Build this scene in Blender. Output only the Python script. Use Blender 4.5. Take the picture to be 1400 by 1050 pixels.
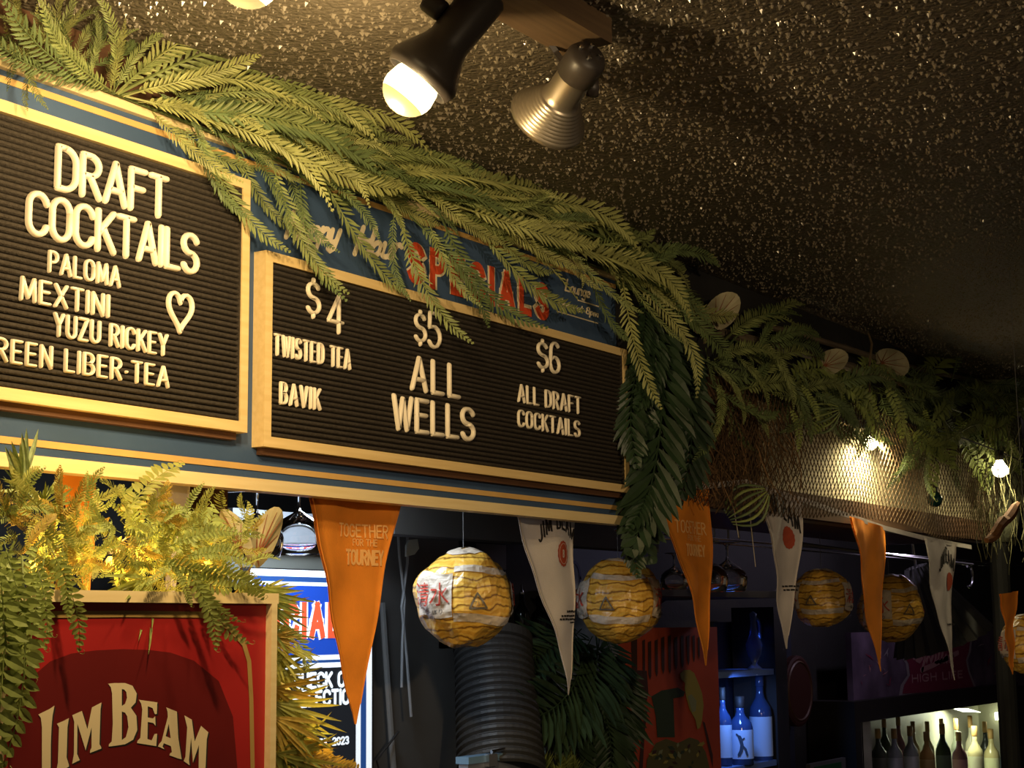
import bpy, math, random
from mathutils import Vector, Matrix, noise
from mathutils.geometry import tessellate_polygon
random.seed(7)
for o in list(bpy.data.objects): bpy.data.objects.remove(o)
S = bpy.context.scene
COL = S.collection
V = Vector

# ------------------------------------------------------------------ camera
FP = 2200.0                                  # focal length in pixels of a 1400 px wide frame
def nrm(v): return v.normalized()
_X = nrm(V((1471, 317, FP)))                 # world axes written in camera axes (right, down, forward)
_Z = V((-165, -14500, FP)); _Z = nrm(_Z - _X*_Z.dot(_X))
_Y = _Z.cross(_X)
CAMP = V((0, -1.9958, 1.6))
def c2w(v): return V((_X.dot(v), _Y.dot(v), _Z.dot(v)))
def ray(px, py): return c2w(V(((px-700)/FP, (py-525)/FP, 1)))
def at(px, py, Y=0.0):
    r = ray(px, py); return CAMP + r*((Y-CAMP.y)/r.y)
def atz(px, py, z):
    r = ray(px, py); return CAMP + r*((z-CAMP.z)/r.z)
def atd(px, py, d): return CAMP + ray(px, py)*d
cam = bpy.data.cameras.new('camera'); cam.sensor_width = 36; cam.lens = FP*36/1400; cam.clip_start = .05
co = bpy.data.objects.new('camera', cam); COL.objects.link(co)
rx, dn, fw = c2w(V((1,0,0))), c2w(V((0,1,0))), c2w(V((0,0,1)))
m3 = Matrix((rx, -dn, -fw)).transposed()
co.matrix_world = Matrix.Translation(CAMP) @ m3.to_4x4()
S.camera = co

# ------------------------------------------------------------------ world, exposure, main lights
S.view_settings.view_transform = 'Standard'; S.view_settings.look = 'None'
S.view_settings.exposure = 0.0; S.view_settings.gamma = 1.0; S.view_settings.use_curve_mapping = False
w = bpy.data.worlds.new('world'); S.world = w; w.use_nodes = True
bg = w.node_tree.nodes['Background']; bg.inputs[0].default_value = (1, .78, .55, 1); bg.inputs[1].default_value = .045

def light(name, kind, loc, energy, color, radius=.03, target=None, angle=None, blend=.5):
    l = bpy.data.lights.new(name, kind); l.energy = energy; l.color = color
    if kind == 'AREA': l.size = radius
    else: l.shadow_soft_size = radius
    o = bpy.data.objects.new(name, l); COL.objects.link(o); o.location = loc
    if target is not None: o.rotation_euler = (V(target)-V(loc)).to_track_quat('-Z', 'Y').to_euler()
    if angle: l.spot_size = math.radians(angle); l.spot_blend = blend
    return o
CEIL = 2.6
WARM = (1, .73, .36)
BULB_A = at(561, 122, -.60)                  # lit bulb in view
BULB_B = at(340, -34, -.70)                  # twin lamp just above the frame
AXA = c2w(V((-.62, .78, -.06))).normalized()  # beam axis of the lit lamp
light('spot_bulb_light', 'POINT', BULB_A + AXA*.075, 13.0, WARM, .028)
light('spot_bulb_beam', 'SPOT', BULB_A + AXA*.07, 7, WARM, .03, at(60, 420, 0), 115, .9)
light('second_bulb_beam', 'SPOT', BULB_B + V((-.03, -.01, -.07)), 38, WARM, .03, at(100, 560, 0), 140, .9)
light('room_lamp', 'SPOT', (1.1, -2.9, 2.3), 105, (1, .74, .44), .06, (3.3, 0, 1.65), 52, .8)
light('room_lamp_far', 'SPOT', (4.2, -2.9, 2.3), 20, (1, .8, .58), .06, (5.2, 0.1, 1.7), 36, .8)

# ------------------------------------------------------------------ materials
MATS = {}
def mat(name, col, rough=.6, metal=0, bump=0, bscale=60, var=0, vscale=12, emit=None, estr=0, trans=0, ior=1.45, sss=0, transl=0, spec=.5, detail=4):
    if name in MATS: return MATS[name]
    m = bpy.data.materials.new(name); m.use_nodes = True; MATS[name] = m
    N, L = m.node_tree.nodes, m.node_tree.links
    b = N['Principled BSDF']; c = tuple(col)+(1,)
    b.inputs['Base Color'].default_value = c; b.inputs['Roughness'].default_value = rough
    b.inputs['Metallic'].default_value = metal; b.inputs['IOR'].default_value = ior
    b.inputs['Transmission Weight'].default_value = trans; b.inputs['Specular IOR Level'].default_value = spec
    if emit: b.inputs['Emission Color'].default_value = tuple(emit)+(1,); b.inputs['Emission Strength'].default_value = estr
    tc = N.new('ShaderNodeTexCoord')
    if var:
        n = N.new('ShaderNodeTexNoise'); n.inputs['Scale'].default_value = vscale; n.inputs['Detail'].default_value = 5
        L.new(tc.outputs['Object'], n.inputs['Vector'])
        r = N.new('ShaderNodeValToRGB'); r.color_ramp.elements[0].position = .3; r.color_ramp.elements[1].position = .7
        r.color_ramp.elements[0].color = tuple(x*(1-var) for x in col)+(1,); r.color_ramp.elements[1].color = tuple(min(1, x*(1+var)) for x in col)+(1,)
        L.new(n.outputs['Fac'], r.inputs['Fac']); L.new(r.outputs['Color'], b.inputs['Base Color'])
    if bump:
        n = N.new('ShaderNodeTexNoise'); n.inputs['Scale'].default_value = bscale; n.inputs['Detail'].default_value = detail
        L.new(tc.outputs['Object'], n.inputs['Vector'])
        k = N.new('ShaderNodeBump'); k.inputs['Strength'].default_value = bump; k.inputs['Distance'].default_value = .01
        L.new(n.outputs['Fac'], k.inputs['Height']); L.new(k.outputs['Normal'], b.inputs['Normal'])
    if transl:
        t = N.new('ShaderNodeBsdfTranslucent'); t.inputs['Color'].default_value = tuple(min(1, x*1.3) for x in col)+(1,)
        mx = N.new('ShaderNodeMixShader'); mx.inputs[0].default_value = transl
        L.new(b.outputs[0], mx.inputs[1]); L.new(t.outputs[0], mx.inputs[2])
        L.new(mx.outputs[0], N['Material Output'].inputs['Surface'])
    return m
def wood(name, c0, c1, rough=.55, scale=(2, 30, 30)):
    if name in MATS: return MATS[name]
    m = mat(name, c0, rough); N, L = m.node_tree.nodes, m.node_tree.links
    tc = N.new('ShaderNodeTexCoord'); mp = N.new('ShaderNodeMapping'); mp.inputs['Scale'].default_value = scale
    n = N.new('ShaderNodeTexNoise'); n.inputs['Scale'].default_value = 3; n.inputs['Detail'].default_value = 6
    r = N.new('ShaderNodeValToRGB'); r.color_ramp.elements[0].position = .35; r.color_ramp.elements[1].position = .68
    r.color_ramp.elements[0].color = tuple(c0)+(1,); r.color_ramp.elements[1].color = tuple(c1)+(1,)
    L.new(tc.outputs['Object'], mp.inputs[0]); L.new(mp.outputs[0], n.inputs['Vector']); L.new(n.outputs['Fac'], r.inputs[0])
    L.new(r.outputs[0], N['Principled BSDF'].inputs['Base Color'])
    return m
def ceiling_mat():
    m = mat('popcorn_ceiling', (.115, .094, .066), .5, spec=.5); N, L = m.node_tree.nodes, m.node_tree.links
    tc = N.new('ShaderNodeTexCoord')
    v = N.new('ShaderNodeTexVoronoi'); v.feature = 'SMOOTH_F1'; v.inputs['Scale'].default_value = 95; v.inputs['Smoothness'].default_value = .4; v.inputs['Randomness'].default_value = 1
    n = N.new('ShaderNodeTexNoise'); n.inputs['Scale'].default_value = 150; n.inputs['Detail'].default_value = 3
    L.new(tc.outputs['Object'], v.inputs['Vector']); L.new(tc.outputs['Object'], n.inputs['Vector'])
    n2 = N.new('ShaderNodeTexNoise'); n2.inputs['Scale'].default_value = 22; L.new(tc.outputs['Object'], n2.inputs['Vector'])
    s = N.new('ShaderNodeMath'); s.operation = 'MULTIPLY_ADD'; s.inputs[1].default_value = -1.1; L.new(v.outputs['Distance'], s.inputs[0]); L.new(n.outputs['Fac'], s.inputs[2])
    a = N.new('ShaderNodeMath'); a.operation = 'MULTIPLY_ADD'; a.inputs[1].default_value = .8; L.new(n2.outputs['Fac'], a.inputs[0]); L.new(s.outputs[0], a.inputs[2])
    k = N.new('ShaderNodeBump'); k.inputs['Strength'].default_value = .6; k.inputs['Distance'].default_value = .008
    L.new(a.outputs[0], k.inputs['Height']); L.new(k.outputs['Normal'], N['Principled BSDF'].inputs['Normal'])
    return m
M_BLUE = mat('sign_blue_paint', (.045, .082, .165), .5, var=.18, vscale=5, bump=.05, bscale=90)
M_CREAM = wood('cream_painted_wood', (.70, .50, .22), (.78, .58, .28), .5)
M_PALE = wood('pale_trim_wood', (.74, .57, .29), (.80, .64, .36), .55)
M_GOLD = mat('gold_stripe_paint', (.62, .38, .13), .5, var=.1)
M_FELT = mat('black_felt', (.044, .036, .029), .95, bump=.35, bscale=420, var=.25, vscale=160, spec=.15)
M_LETTER = mat('cream_plastic_letter', (.82, .72, .56), .4)
M_BROWNW = wood('dark_brown_wood', (.085, .038, .018), (.13, .06, .028), .6)
M_RED = mat('specials_red_paint', (.62, .075, .025), .5, var=.12, vscale=40)
M_INK = mat('cream_script_paint', (.78, .66, .46), .5)
M_SHADE = mat('lamp_housing_black', (.035, .028, .024), .45)
M_ALU = mat('spun_aluminium', (.42, .36, .28), .35, .9)
M_FROND = mat('garland_frond_green', (.25, .29, .10), .5, var=.38, vscale=8, transl=.25)
M_FROND2 = mat('garland_frond_olive', (.36, .37, .13), .5, var=.35, vscale=8, transl=.25)
M_FROND3 = mat('garland_frond_deep', (.14, .19, .07), .5, var=.35, vscale=8, transl=.2)
M_FERN = mat('fern_green', (.30, .36, .10), .5, var=.35, vscale=9, transl=.3)
M_FERNY = mat('fern_yellow_green', (.33, .34, .08), .5, var=.3, vscale=9, transl=.35)
M_FERNO = mat('fern_amber', (.42, .30, .06), .5, var=.3, vscale=9, transl=.35)
M_SUCC = mat('succulent_green', (.42, .50, .24), .45, var=.25, vscale=12, transl=.15)
M_PALM = mat('palm_dark_green', (.02, .04, .018), .4, var=.3, vscale=9)
M_CALA = mat('caladium_leaf_tan', (.48, .43, .27), .55, var=.25, vscale=20, transl=.3)
M_VEIN = mat('caladium_vein', (.22, .07, .03), .6)
M_TWIG = mat('dry_twig', (.16, .11, .06), .8, var=.3)
M_DARK = mat('matte_black_wall', (.022, .021, .02), .75, var=.25, vscale=3, bump=.1)
M_GREYW = mat('dark_grey_panel', (.09, .088, .085), .6, var=.2, vscale=4)
M_ORANGE = mat('orange_cloth', (.85, .30, .03), .75, var=.12, vscale=14, bump=.12, bscale=300, transl=.22)
M_WHITE = mat('white_cloth', (.66, .60, .56), .8, var=.08, vscale=14, bump=.12, bscale=300, transl=.2)
M_PRINTY = mat('pale_orange_print', (.88, .47, .16), .8)
M_BLACK = mat('black_ink', (.02, .017, .016), .6)
M_SEAL = mat('red_seal_ink', (.42, .07, .03), .6)
M_CHROME = mat('chrome', (.7, .7, .72), .2, 1)
M_CABLE = mat('grey_cable', (.20, .20, .20), .6)
M_GLASS = mat('clear_glass', (1, 1, 1), .02, trans=1, ior=1.45)

# ------------------------------------------------------------------ mesh helpers
class MB:
    def __init__(s): s.v = []; s.f = []
    def add(s, vs, fs):
        n = len(s.v); s.v += [tuple(p) for p in vs]; s.f += [tuple(i+n for i in q) for q in fs]; return s
    def box(s, a, b):
        (x0, y0, z0), (x1, y1, z1) = a, b
        return s.add([(x0,y0,z0),(x1,y0,z0),(x1,y1,z0),(x0,y1,z0),(x0,y0,z1),(x1,y0,z1),(x1,y1,z1),(x0,y1,z1)],
                     [(0,3,2,1),(4,5,6,7),(0,1,5,4),(1,2,6,5),(2,3,7,6),(3,0,4,7)])
    def tube(s, pts, r, n=6, cap=True):
        pts = [V(p) for p in pts]; rs = r if isinstance(r, (list, tuple)) else [r]*len(pts)
        rings = []; up = V((.31, .2, .93))
        for i, p in enumerate(pts):
            t = (pts[min(i+1, len(pts)-1)]-pts[max(i-1, 0)])
            t = t.normalized() if t.length > 1e-9 else V((0,0,1))
            a = t.cross(up)
            if a.length < .05: a = t.cross(V((1,0,0)))
            a.normalize(); b = t.cross(a)
            rings.append([p+(a*math.cos(2*math.pi*k/n)+b*math.sin(2*math.pi*k/n))*rs[i] for k in range(n)])
        fs = []
        for i in range(len(pts)-1):
            for k in range(n): fs.append((i*n+k, i*n+(k+1)%n, (i+1)*n+(k+1)%n, (i+1)*n+k))
        if cap: fs.append(tuple(range(n))[::-1]); fs.append(tuple((len(pts)-1)*n+k for k in range(n)))
        return s.add([p for r_ in rings for p in r_], fs)
    def lathe(s, prof, n=24, mtx=None, close=True):
        mtx = mtx or Matrix(); vs = []; fs = []
        for (r, z) in prof:
            for k in range(n):
                a = 2*math.pi*k/n; vs.append(mtx @ V((r*math.cos(a), r*math.sin(a), z)))
        for i in range(len(prof)-1):
            for k in range(n): fs.append((i*n+k, i*n+(k+1)%n, (i+1)*n+(k+1)%n, (i+1)*n+k))
        if close: fs.append(tuple(range(n))[::-1]); fs.append(tuple((len(prof)-1)*n+k for k in range(n)))
        return s.add(vs, fs)
    def mesh(s, name, m):
        me = bpy.data.meshes.new(name); me.from_pydata(s.v, [], s.f); me.materials.append(m); me.update(); return me
    def build(s, name, m, parent=None, smooth=False, origin=True):
        me = s.mesh(name, m)
        if smooth:
            for p in me.polygons: p.use_smooth = True
        o = bpy.data.objects.new(name, me); COL.objects.link(o)
        if parent is None and origin and s.v:
            xs = [sum(p[i] for p in s.v)/len(s.v) for i in (0, 1)]; z0 = min(p[2] for p in s.v)
            c = V((xs[0], xs[1], z0)); me.transform(Matrix.Translation(-c)); o.location = c; PINV[o.name] = Matrix.Translation(-c)
        if parent is not None: put(o, parent)
        return o
def put(o, parent):
    """make o (placed in world space) a child of parent without moving it"""
    o.parent = parent; o.matrix_parent_inverse = PINV.get(parent.name) or Matrix()
PINV = {}
def tag(o, label=None, cat=None, group=None, kind=None):
    for k, v in (('label', label), ('category', cat), ('group', group), ('kind', kind)):
        if v: o[k] = v
    return o
def thing(name, label, cat, loc, group=None, kind=None):
    o = bpy.data.objects.new(name, None); o.empty_display_size = .05; COL.objects.link(o); o.location = loc
    PINV[o.name] = Matrix.Translation(-V(loc))
    return tag(o, label, cat, group, kind)
def struct(o): o['kind'] = 'structure'; return o
def inst(name, me, parent, mtx):
    o = bpy.data.objects.new(name, me); COL.objects.link(o); o.matrix_world = mtx
    if parent is not None: put(o, parent)
    return o
def frame_mtx(p0, p1, n, scale=None, roll=0):
    """local +X from p0 to p1 (unit length = their distance), local +Z towards n"""
    p0, p1 = V(p0), V(p1); x = p1-p0; L = x.length; x.normalize()
    z = V(n)-x*V(n).dot(x)
    if z.length < 1e-4: z = V((0,0,1)).cross(x)
    z.normalize(); y = z.cross(x)
    m = Matrix((x, y, z)).transposed().to_4x4()
    return Matrix.Translation(p0) @ m @ Matrix.Rotation(roll, 4, 'X') @ Matrix.Diagonal((L, L, L, 1))
def axis_mtx(p, d):
    return Matrix.Translation(V(p)) @ V(d).to_track_quat('Z', 'Y').to_matrix().to_4x4()

# ------------------------------------------------------------------ stroke lettering
def arc(cx, cy, rx, ry, a0, a1, n=9):
    return [(cx+rx*math.cos(math.radians(a0+(a1-a0)*i/n)), cy+ry*math.sin(math.radians(a0+(a1-a0)*i/n))) for i in range(n+1)]
G = {
 'A': (.58, [[(0,0),(.29,1)], [(.29,1),(.58,0)], [(.1,.32),(.48,.32)]]),
 'B': (.5, [[(0,0),(0,1)], [(0,1),(.22,1)]+arc(.22,.76,.24,.24,90,-90)+[(0,.52)], [(0,.52),(.24,.52)]+arc(.24,.26,.26,.26,90,-90)+[(0,0)]]),
 'C': (.52, [arc(.27,.71,.27,.29,15,180)+arc(.27,.29,.27,.29,180,345)]),
 'D': (.52, [[(0,0),(0,1)], [(0,1),(.18,1)]+arc(.18,.66,.34,.34,90,0)+arc(.18,.34,.34,.34,0,-90)+[(0,0)]]),
 'E': (.44, [[(.44,1),(0,1)], [(0,1),(0,0)], [(0,0),(.44,0)], [(0,.53),(.38,.53)]]),
 'F': (.44, [[(.44,1),(0,1)], [(0,1),(0,0)], [(0,.53),(.38,.53)]]),
 'G': (.54, [arc(.27,.71,.27,.29,15,180)+arc(.27,.29,.27,.29,180,360), [(.54,.29),(.54,.45)], [(.54,.45),(.3,.45)]]),
 'H': (.5, [[(0,0),(0,1)], [(.5,0),(.5,1)], [(0,.52),(.5,.52)]]),
 'I': (.0, [[(0,0),(0,1)]]),
 'J': (.4, [[(.4,1),(.4,.25)]+arc(.2,.22,.2,.22,0,-180)]),
 'K': (.5, [[(0,0),(0,1)], [(.5,1),(.02,.42)], [(.16,.58),(.52,0)]]),
 'L': (.42, [[(0,1),(0,0)], [(0,0),(.42,0)]]),
 'M': (.62, [[(0,0),(.04,1)], [(.04,1),(.31,.12)], [(.31,.12),(.58,1)], [(.58,1),(.62,0)]]),
 'N': (.5, [[(0,0),(0,1)], [(0,1),(.5,0)], [(.5,0),(.5,1)]]),
 'O': (.54, [arc(.27,.70,.27,.30,0,180)+arc(.27,.30,.27,.30,180,360)+[(.54,.7)]]),
 'P': (.48, [[(0,0),(0,1)], [(0,1),(.22,1)]+arc(.22,.74,.26,.26,90,-90)+[(0,.48)]]),
 'R': (.5, [[(0,0),(0,1)], [(0,1),(.22,1)]+arc(.22,.75,.26,.25,90,-90)+[(0,.5)], [(.22,.5),(.5,0)]]),
 'S': (.5, [arc(.25,.755,.25,.245,20,270,12)+arc(.25,.255,.25,.255,90,-160,12)]),
 'T': (.5, [[(0,1),(.5,1)], [(.25,1),(.25,0)]]),
 'U': (.5, [[(0,1),(0,.26)]+arc(.25,.26,.25,.26,180,360)+[(.5,1)]]),
 'V': (.54, [[(0,1),(.27,0)], [(.27,0),(.54,1)]]),
 'W': (.7, [[(0,1),(.18,0)], [(.18,0),(.35,.95)], [(.35,.95),(.52,0)], [(.52,0),(.7,1)]]),
 'X': (.52, [[(0,0),(.52,1)], [(0,1),(.52,0)]]),
 'Y': (.52, [[(0,1),(.26,.48)], [(.52,1),(.26,.48)], [(.26,.48),(.26,0)]]),
 'Z': (.48, [[(0,1),(.48,1)], [(.48,1),(0,0)], [(0,0),(.48,0)]]),
 '0': (.46, [arc(.23,.72,.23,.28,0,180)+arc(.23,.28,.23,.28,180,360)+[(.46,.72)]]),
 '2': (.46, [arc(.23,.75,.23,.25,165,0)+[(.44,.6),(0,0)], [(0,0),(.46,0)]]),
 '3': (.44, [arc(.2,.76,.22,.24,150,-90), arc(.2,.26,.24,.26,90,-150)]),
 '4': (.5, [[(.38,0),(.38,1)], [(.38,1),(0,.28)], [(0,.28),(.52,.28)]]),
 '5': (.44, [[(.42,1),(.04,1)], [(.04,1),(.02,.55)], [(.02,.55)]+arc(.2,.3,.24,.31,110,-150)]),
 '6': (.44, [arc(.24,.7,.2,.3,40,180)+[(.02,.3)]+arc(.22,.26,.21,.26,180,540,14)]),
 '8': (.46, [arc(.23,.76,.19,.24,-90,270,14), arc(.23,.26,.23,.26,-90,270,14)]),
 '$': (.46, [arc(.23,.70,.21,.19,25,270,12)+arc(.23,.30,.23,.21,90,-155,12), [(.23,.89),(.23,1.0)], [(.23,.09),(.23,-.02)]]),
 '.': (.12, [[(.06,.42),(.061,.43)]]),
 ' ': (.2, []),
 'a': (.36, [arc(.18,.26,.18,.26,30,390,12), [(.36,.5),(.36,0)]]),
 'e': (.34, [[(.02,.26),(.33,.3)]+arc(.17,.27,.16,.26,5,310,12)]),
 'g': (.36, [arc(.18,.26,.17,.25,30,390,12), [(.36,.5),(.34,-.2)]+arc(.18,-.2,.16,.14,0,-150)]),
 'h': (.36, [[(0,0),(.05,1)], [(.02,.3)]+arc(.2,.34,.15,.18,170,0)+[(.36,0)]]),
 'm': (.56, [[(0,.5),(0,0)], [(0,.34)]+arc(.14,.36,.13,.15,180,0)+[(.28,0)], [(.28,.34)]+arc(.42,.36,.13,.15,180,0)+[(.56,0)]]),
 'n': (.34, [[(0,.5),(0,0)], [(0,.3)]+arc(.17,.33,.16,.18,180,0)+[(.34,0)]]),
 'o': (.36, [arc(.18,.26,.17,.25,0,360,12)]),
 'p': (.36, [[(0,.52),(-.04,-.36)], arc(.18,.26,.17,.25,-150,150,12)]),
 'r': (.26, [[(0,.5),(0,0)], [(0,.28)]+arc(.15,.34,.14,.17,180,40)]),
 't': (.26, [[(.1,.85),(.1,.1),(.22,0)], [(0,.55),(.24,.55)]]),
 'u': (.36, [[(0,.5),(0,.2)]+arc(.17,.18,.17,.18,180,330)+[(.36,.5)], [(.36,.5),(.36,0)]]),
 'y': (.36, [[(0,.5),(.02,.2)]+arc(.18,.18,.16,.17,180,340)+[(.36,.5)], [(.36,.5),(.3,-.25),(.15,-.36),(.04,-.28)]]),
}
def stroke(mb, pts, w, d, fn, tube=True, cap='round'):
    """sweep one 2-D polyline with a rounded (tube) or flat section of width w and relief d; fn(x, y, h) gives the 3-D point"""
    P = [V(p) for p in pts]
    if len(P) < 2: return
    if (P[-1]-P[0]).length < 1e-6 and len(P) > 3: closed = True
    else: closed = False
    ext = [(P[0], 1.0)] ; seq = []
    t0 = (P[0]-P[1]).normalized(); t1 = (P[-1]-P[-2]).normalized()
    if closed: seq = [(p, 1.0) for p in P]
    elif cap == 'round': seq = [(P[0]+t0*w*.48, .3), (P[0]+t0*w*.34, .74), (P[0], 1.)] + [(p, 1.) for p in P[1:-1]] + [(P[-1], 1.), (P[-1]+t1*w*.34, .74), (P[-1]+t1*w*.48, .3)]
    elif cap == 'square': seq = [(P[0]+t0*w*.5, 1.)] + [(p, 1.) for p in P[1:-1]] + [(P[-1]+t1*w*.5, 1.)]
    else: seq = [(p, 1.) for p in P]
    sec = [(-.5, 0), (-.42, .62), (-.2, .95), (.2, .95), (.42, .62), (.5, 0)] if tube else [(-.5, 0), (-.5, 1), (.5, 1), (.5, 0)]
    k = len(sec); vs = []; n = len(seq)
    for i, (p, s) in enumerate(seq):
        a = seq[i-1][0] if i else (seq[-2][0] if closed else p); b = seq[i+1][0] if i < n-1 else (seq[1][0] if closed else p)
        t = b-a
        t = t.normalized() if t.length > 1e-9 else V((1, 0))
        nx = V((-t.y, t.x))
        for (q, h) in sec:
            hh = h*d*(s if tube else 1); u = p+nx*(q*w*s); vs.append(fn(u.x, u.y, hh))
    fs = []
    for i in range(n-1):
        for j in range(k-1): fs.append((i*k+j, i*k+j+1, (i+1)*k+j+1, (i+1)*k+j))
    fs.append(tuple(range(k))); fs.append(tuple((n-1)*k+j for j in range(k))[::-1])
    mb.add(vs, fs)
def layout(text, gap=.2):
    x = 0; out = []
    for ch in text:
        wd, st = G[ch]; out.append((ch, x, wd)); x += wd+gap
    return out, x-gap
def plane_fn(x0, z0, sx, sz, Y, off=0, wave=None, shear=0, rise=0):
    def fn(x, y, h):
        X = x0+(x+shear*y)*sx; Z = z0+y*sz+rise*(x*sx)
        return (X, Y-off-h+(wave(X, Z) if wave else 0), Z)
    return fn
def text_line(text, xl, xr, ybot, ytop, Y, m, parent, name='letter', w=.13, d=.006, tube=True, cap='round', gap=.2, off=0, wave=None, each=True, shear=0, rise=0, relw=True):
    """text between two pixel columns, resting on the pixel row ybot (measured at xl); each letter a mesh of its own"""
    a = at(xl, ybot, Y); t = at(xl, ytop, Y); b = at(xr, ybot+10, Y)
    h = t.z-a.z; lay, W = layout(text, gap); pad = w*h*.5
    sx = (b.x-a.x-2*pad)/W; sz = h-2*pad; mbs = MB(); out = []
    for ch, x, wd in lay:
        if not G[ch][1]: continue
        mb = MB() if each else mbs
        x0 = a.x+pad
        for si, st in enumerate(G[ch][1]):
            # scale to metres first so that the stroke keeps an even width
            pts = [((x+p[0]+shear*p[1])*sx, p[1]*sz) for p in st]
            stroke(mb, pts, w*h, d+(0 if tube else .00012*si), lambda X, Z, hh: (x0+X, Y-off-hh+(wave(x0+X, a.z+pad+Z) if wave else 0), a.z+pad+Z+rise*X), tube, cap)
        if each: out.append(mb.build(name, m, parent, smooth=tube))
    if not each: out.append(mbs.build(name, m, parent, smooth=tube))
    return out
def font_tris(s):
    c = bpy.data.curves.new('glyphs', 'FONT'); c.body = s
    o = bpy.data.objects.new('glyphs', c); COL.objects.link(o)
    me = bpy.data.meshes.new_from_object(o)
    vs = [tuple(v.co) for v in me.vertices]; fs = [tuple(p.vertices) for p in me.polygons]
    bpy.data.objects.remove(o); bpy.data.curves.remove(c); bpy.data.meshes.remove(me)
    x0, x1 = min(v[0] for v in vs), max(v[0] for v in vs); y0, y1 = min(v[1] for v in vs), max(v[1] for v in vs)
    return [((v[0]-x0)/(x1-x0), (v[1]-y0)/(y1-y0)) for v in vs], fs, (x1-x0)/(y1-y0)
def poly(mb, loops, fn):
    flat = [p for l in loops for p in l]
    tr = tessellate_polygon([[V((p[0], p[1], 0)) for p in l] for l in loops])
    mb.add([fn(*p) for p in flat], [tuple(t) for t in tr])

# ------------------------------------------------------------------ the setting
ceil = struct(MB().box((-1.5, -4.2, CEIL), (13, 1.6, CEIL+.1)).build('ceiling', ceiling_mat()))
def ceiling_nubs():
    rnd = random.Random(3); vs = []; fs = []; cs = [(math.cos(k*math.pi/2.5), math.sin(k*math.pi/2.5)) for k in range(5)]
    for _ in range(46000):
        X = 1.0+6.2*rnd.random()**1.35; Y = -1.75+1.75*rnd.random()
        r = .0016+.0044*rnd.random()**2; h = r*rnd.uniform(.7, 1.5); e = rnd.uniform(-.4, .4); n = len(vs)
        for (c, q) in cs:
            k = r*rnd.uniform(.7, 1.25); vs.append((X+c*k, Y+q*k, CEIL+.0005))
        vs.append((X+e*r, Y+e*r*.5, CEIL-h))
        for k in range(5): fs.append((n+k, n+5, n+(k+1) % 5))
    mb = MB(); mb.v = vs; mb.f = fs
    return mb.build('popcorn_texture', mat('popcorn_nubs', (.22, .185, .135), .22, spec=1.0), ceil)
ceiling_nubs()['kind'] = 'stuff'
struct(MB().box((-1.5, -4.2, -.1), (13, 1.6, 0)).build('floor', mat('dark_floor', (.05, .04, .032), .6, var=.2)))
struct(MB().box((-1.5, 1.2, 0), (13, 1.3, CEIL)).build('wall_back', M_DARK))
struct(MB().box((12.9, -4.2, 0), (13, 1.2, CEIL)).build('wall_right', M_DARK))

# ------------------------------------------------------------------ the blue menu sign
SX0, SX1, SZ0, SZ1 = 1.30, 3.51, 1.852, 2.492
sign = thing('menu_sign', 'long blue painted bar sign with gold stripes and cream trim', 'sign', (2.4, 0, SZ0))
MB().box((SX0, 0, SZ0), (SX1, .02, SZ1)).build('panel', M_BLUE, sign)
MB().box((SX0, -.012, SZ1-.017), (SX1, .022, SZ1+.001)).build('top_trim', M_PALE, sign)
MB().box((SX0, -.012, SZ0-.001), (SX1, .022, SZ0+.021)).build('bottom_trim', M_PALE, sign)
MB().box((SX0, -.002, SZ1-.038), (SX1, 0, SZ1-.027)).build('gold_stripe', M_GOLD, sign)
MB().box((SX0, -.002, SZ0+.036), (SX1, 0, SZ0+.047)).build('gold_stripe', M_GOLD, sign)
# painted lettering
for mm, ww, hh in ((M_INK, .30, .0012), (M_RED, .20, .0024)):
    text_line('SPECIALS', 557, 749, 386, 328, 0, mm, sign, 'painted_letter', w=ww, d=hh, tube=False, cap='square', gap=.5, off=.0003)
text_line('Happy', 388, 462, 327, 284, 0, M_INK, sign, 'script_letter', w=.17, d=.002, tube=False, gap=.1, shear=.35, rise=.12)
text_line('Hour', 482, 546, 350, 305, 0, M_INK, sign, 'script_letter', w=.17, d=.002, tube=False, gap=.1, shear=.35, rise=.12)
text_line("Lounge", 772, 806, 398, 380, 0, M_INK, sign, 'script_letter', w=.12, d=.002, tube=False, gap=.12, shear=.25)
text_line("Open at 8pm", 763, 817, 418, 407, 0, M_INK, sign, 'script_letter', w=.12, d=.002, tube=False, gap=.14, shear=.15)
mb = MB()
for (a, b) in (((761, 426), (817, 442)), ((790, 411), (818, 419))):
    p, q = at(*a), at(*b); mb2 = MB(); mb2.box((p.x, -.002, (p.z+q.z)/2-.0015), (q.x, 0, (p.z+q.z)/2+.0015)); mb2.build('underline', M_INK, sign)

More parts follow.
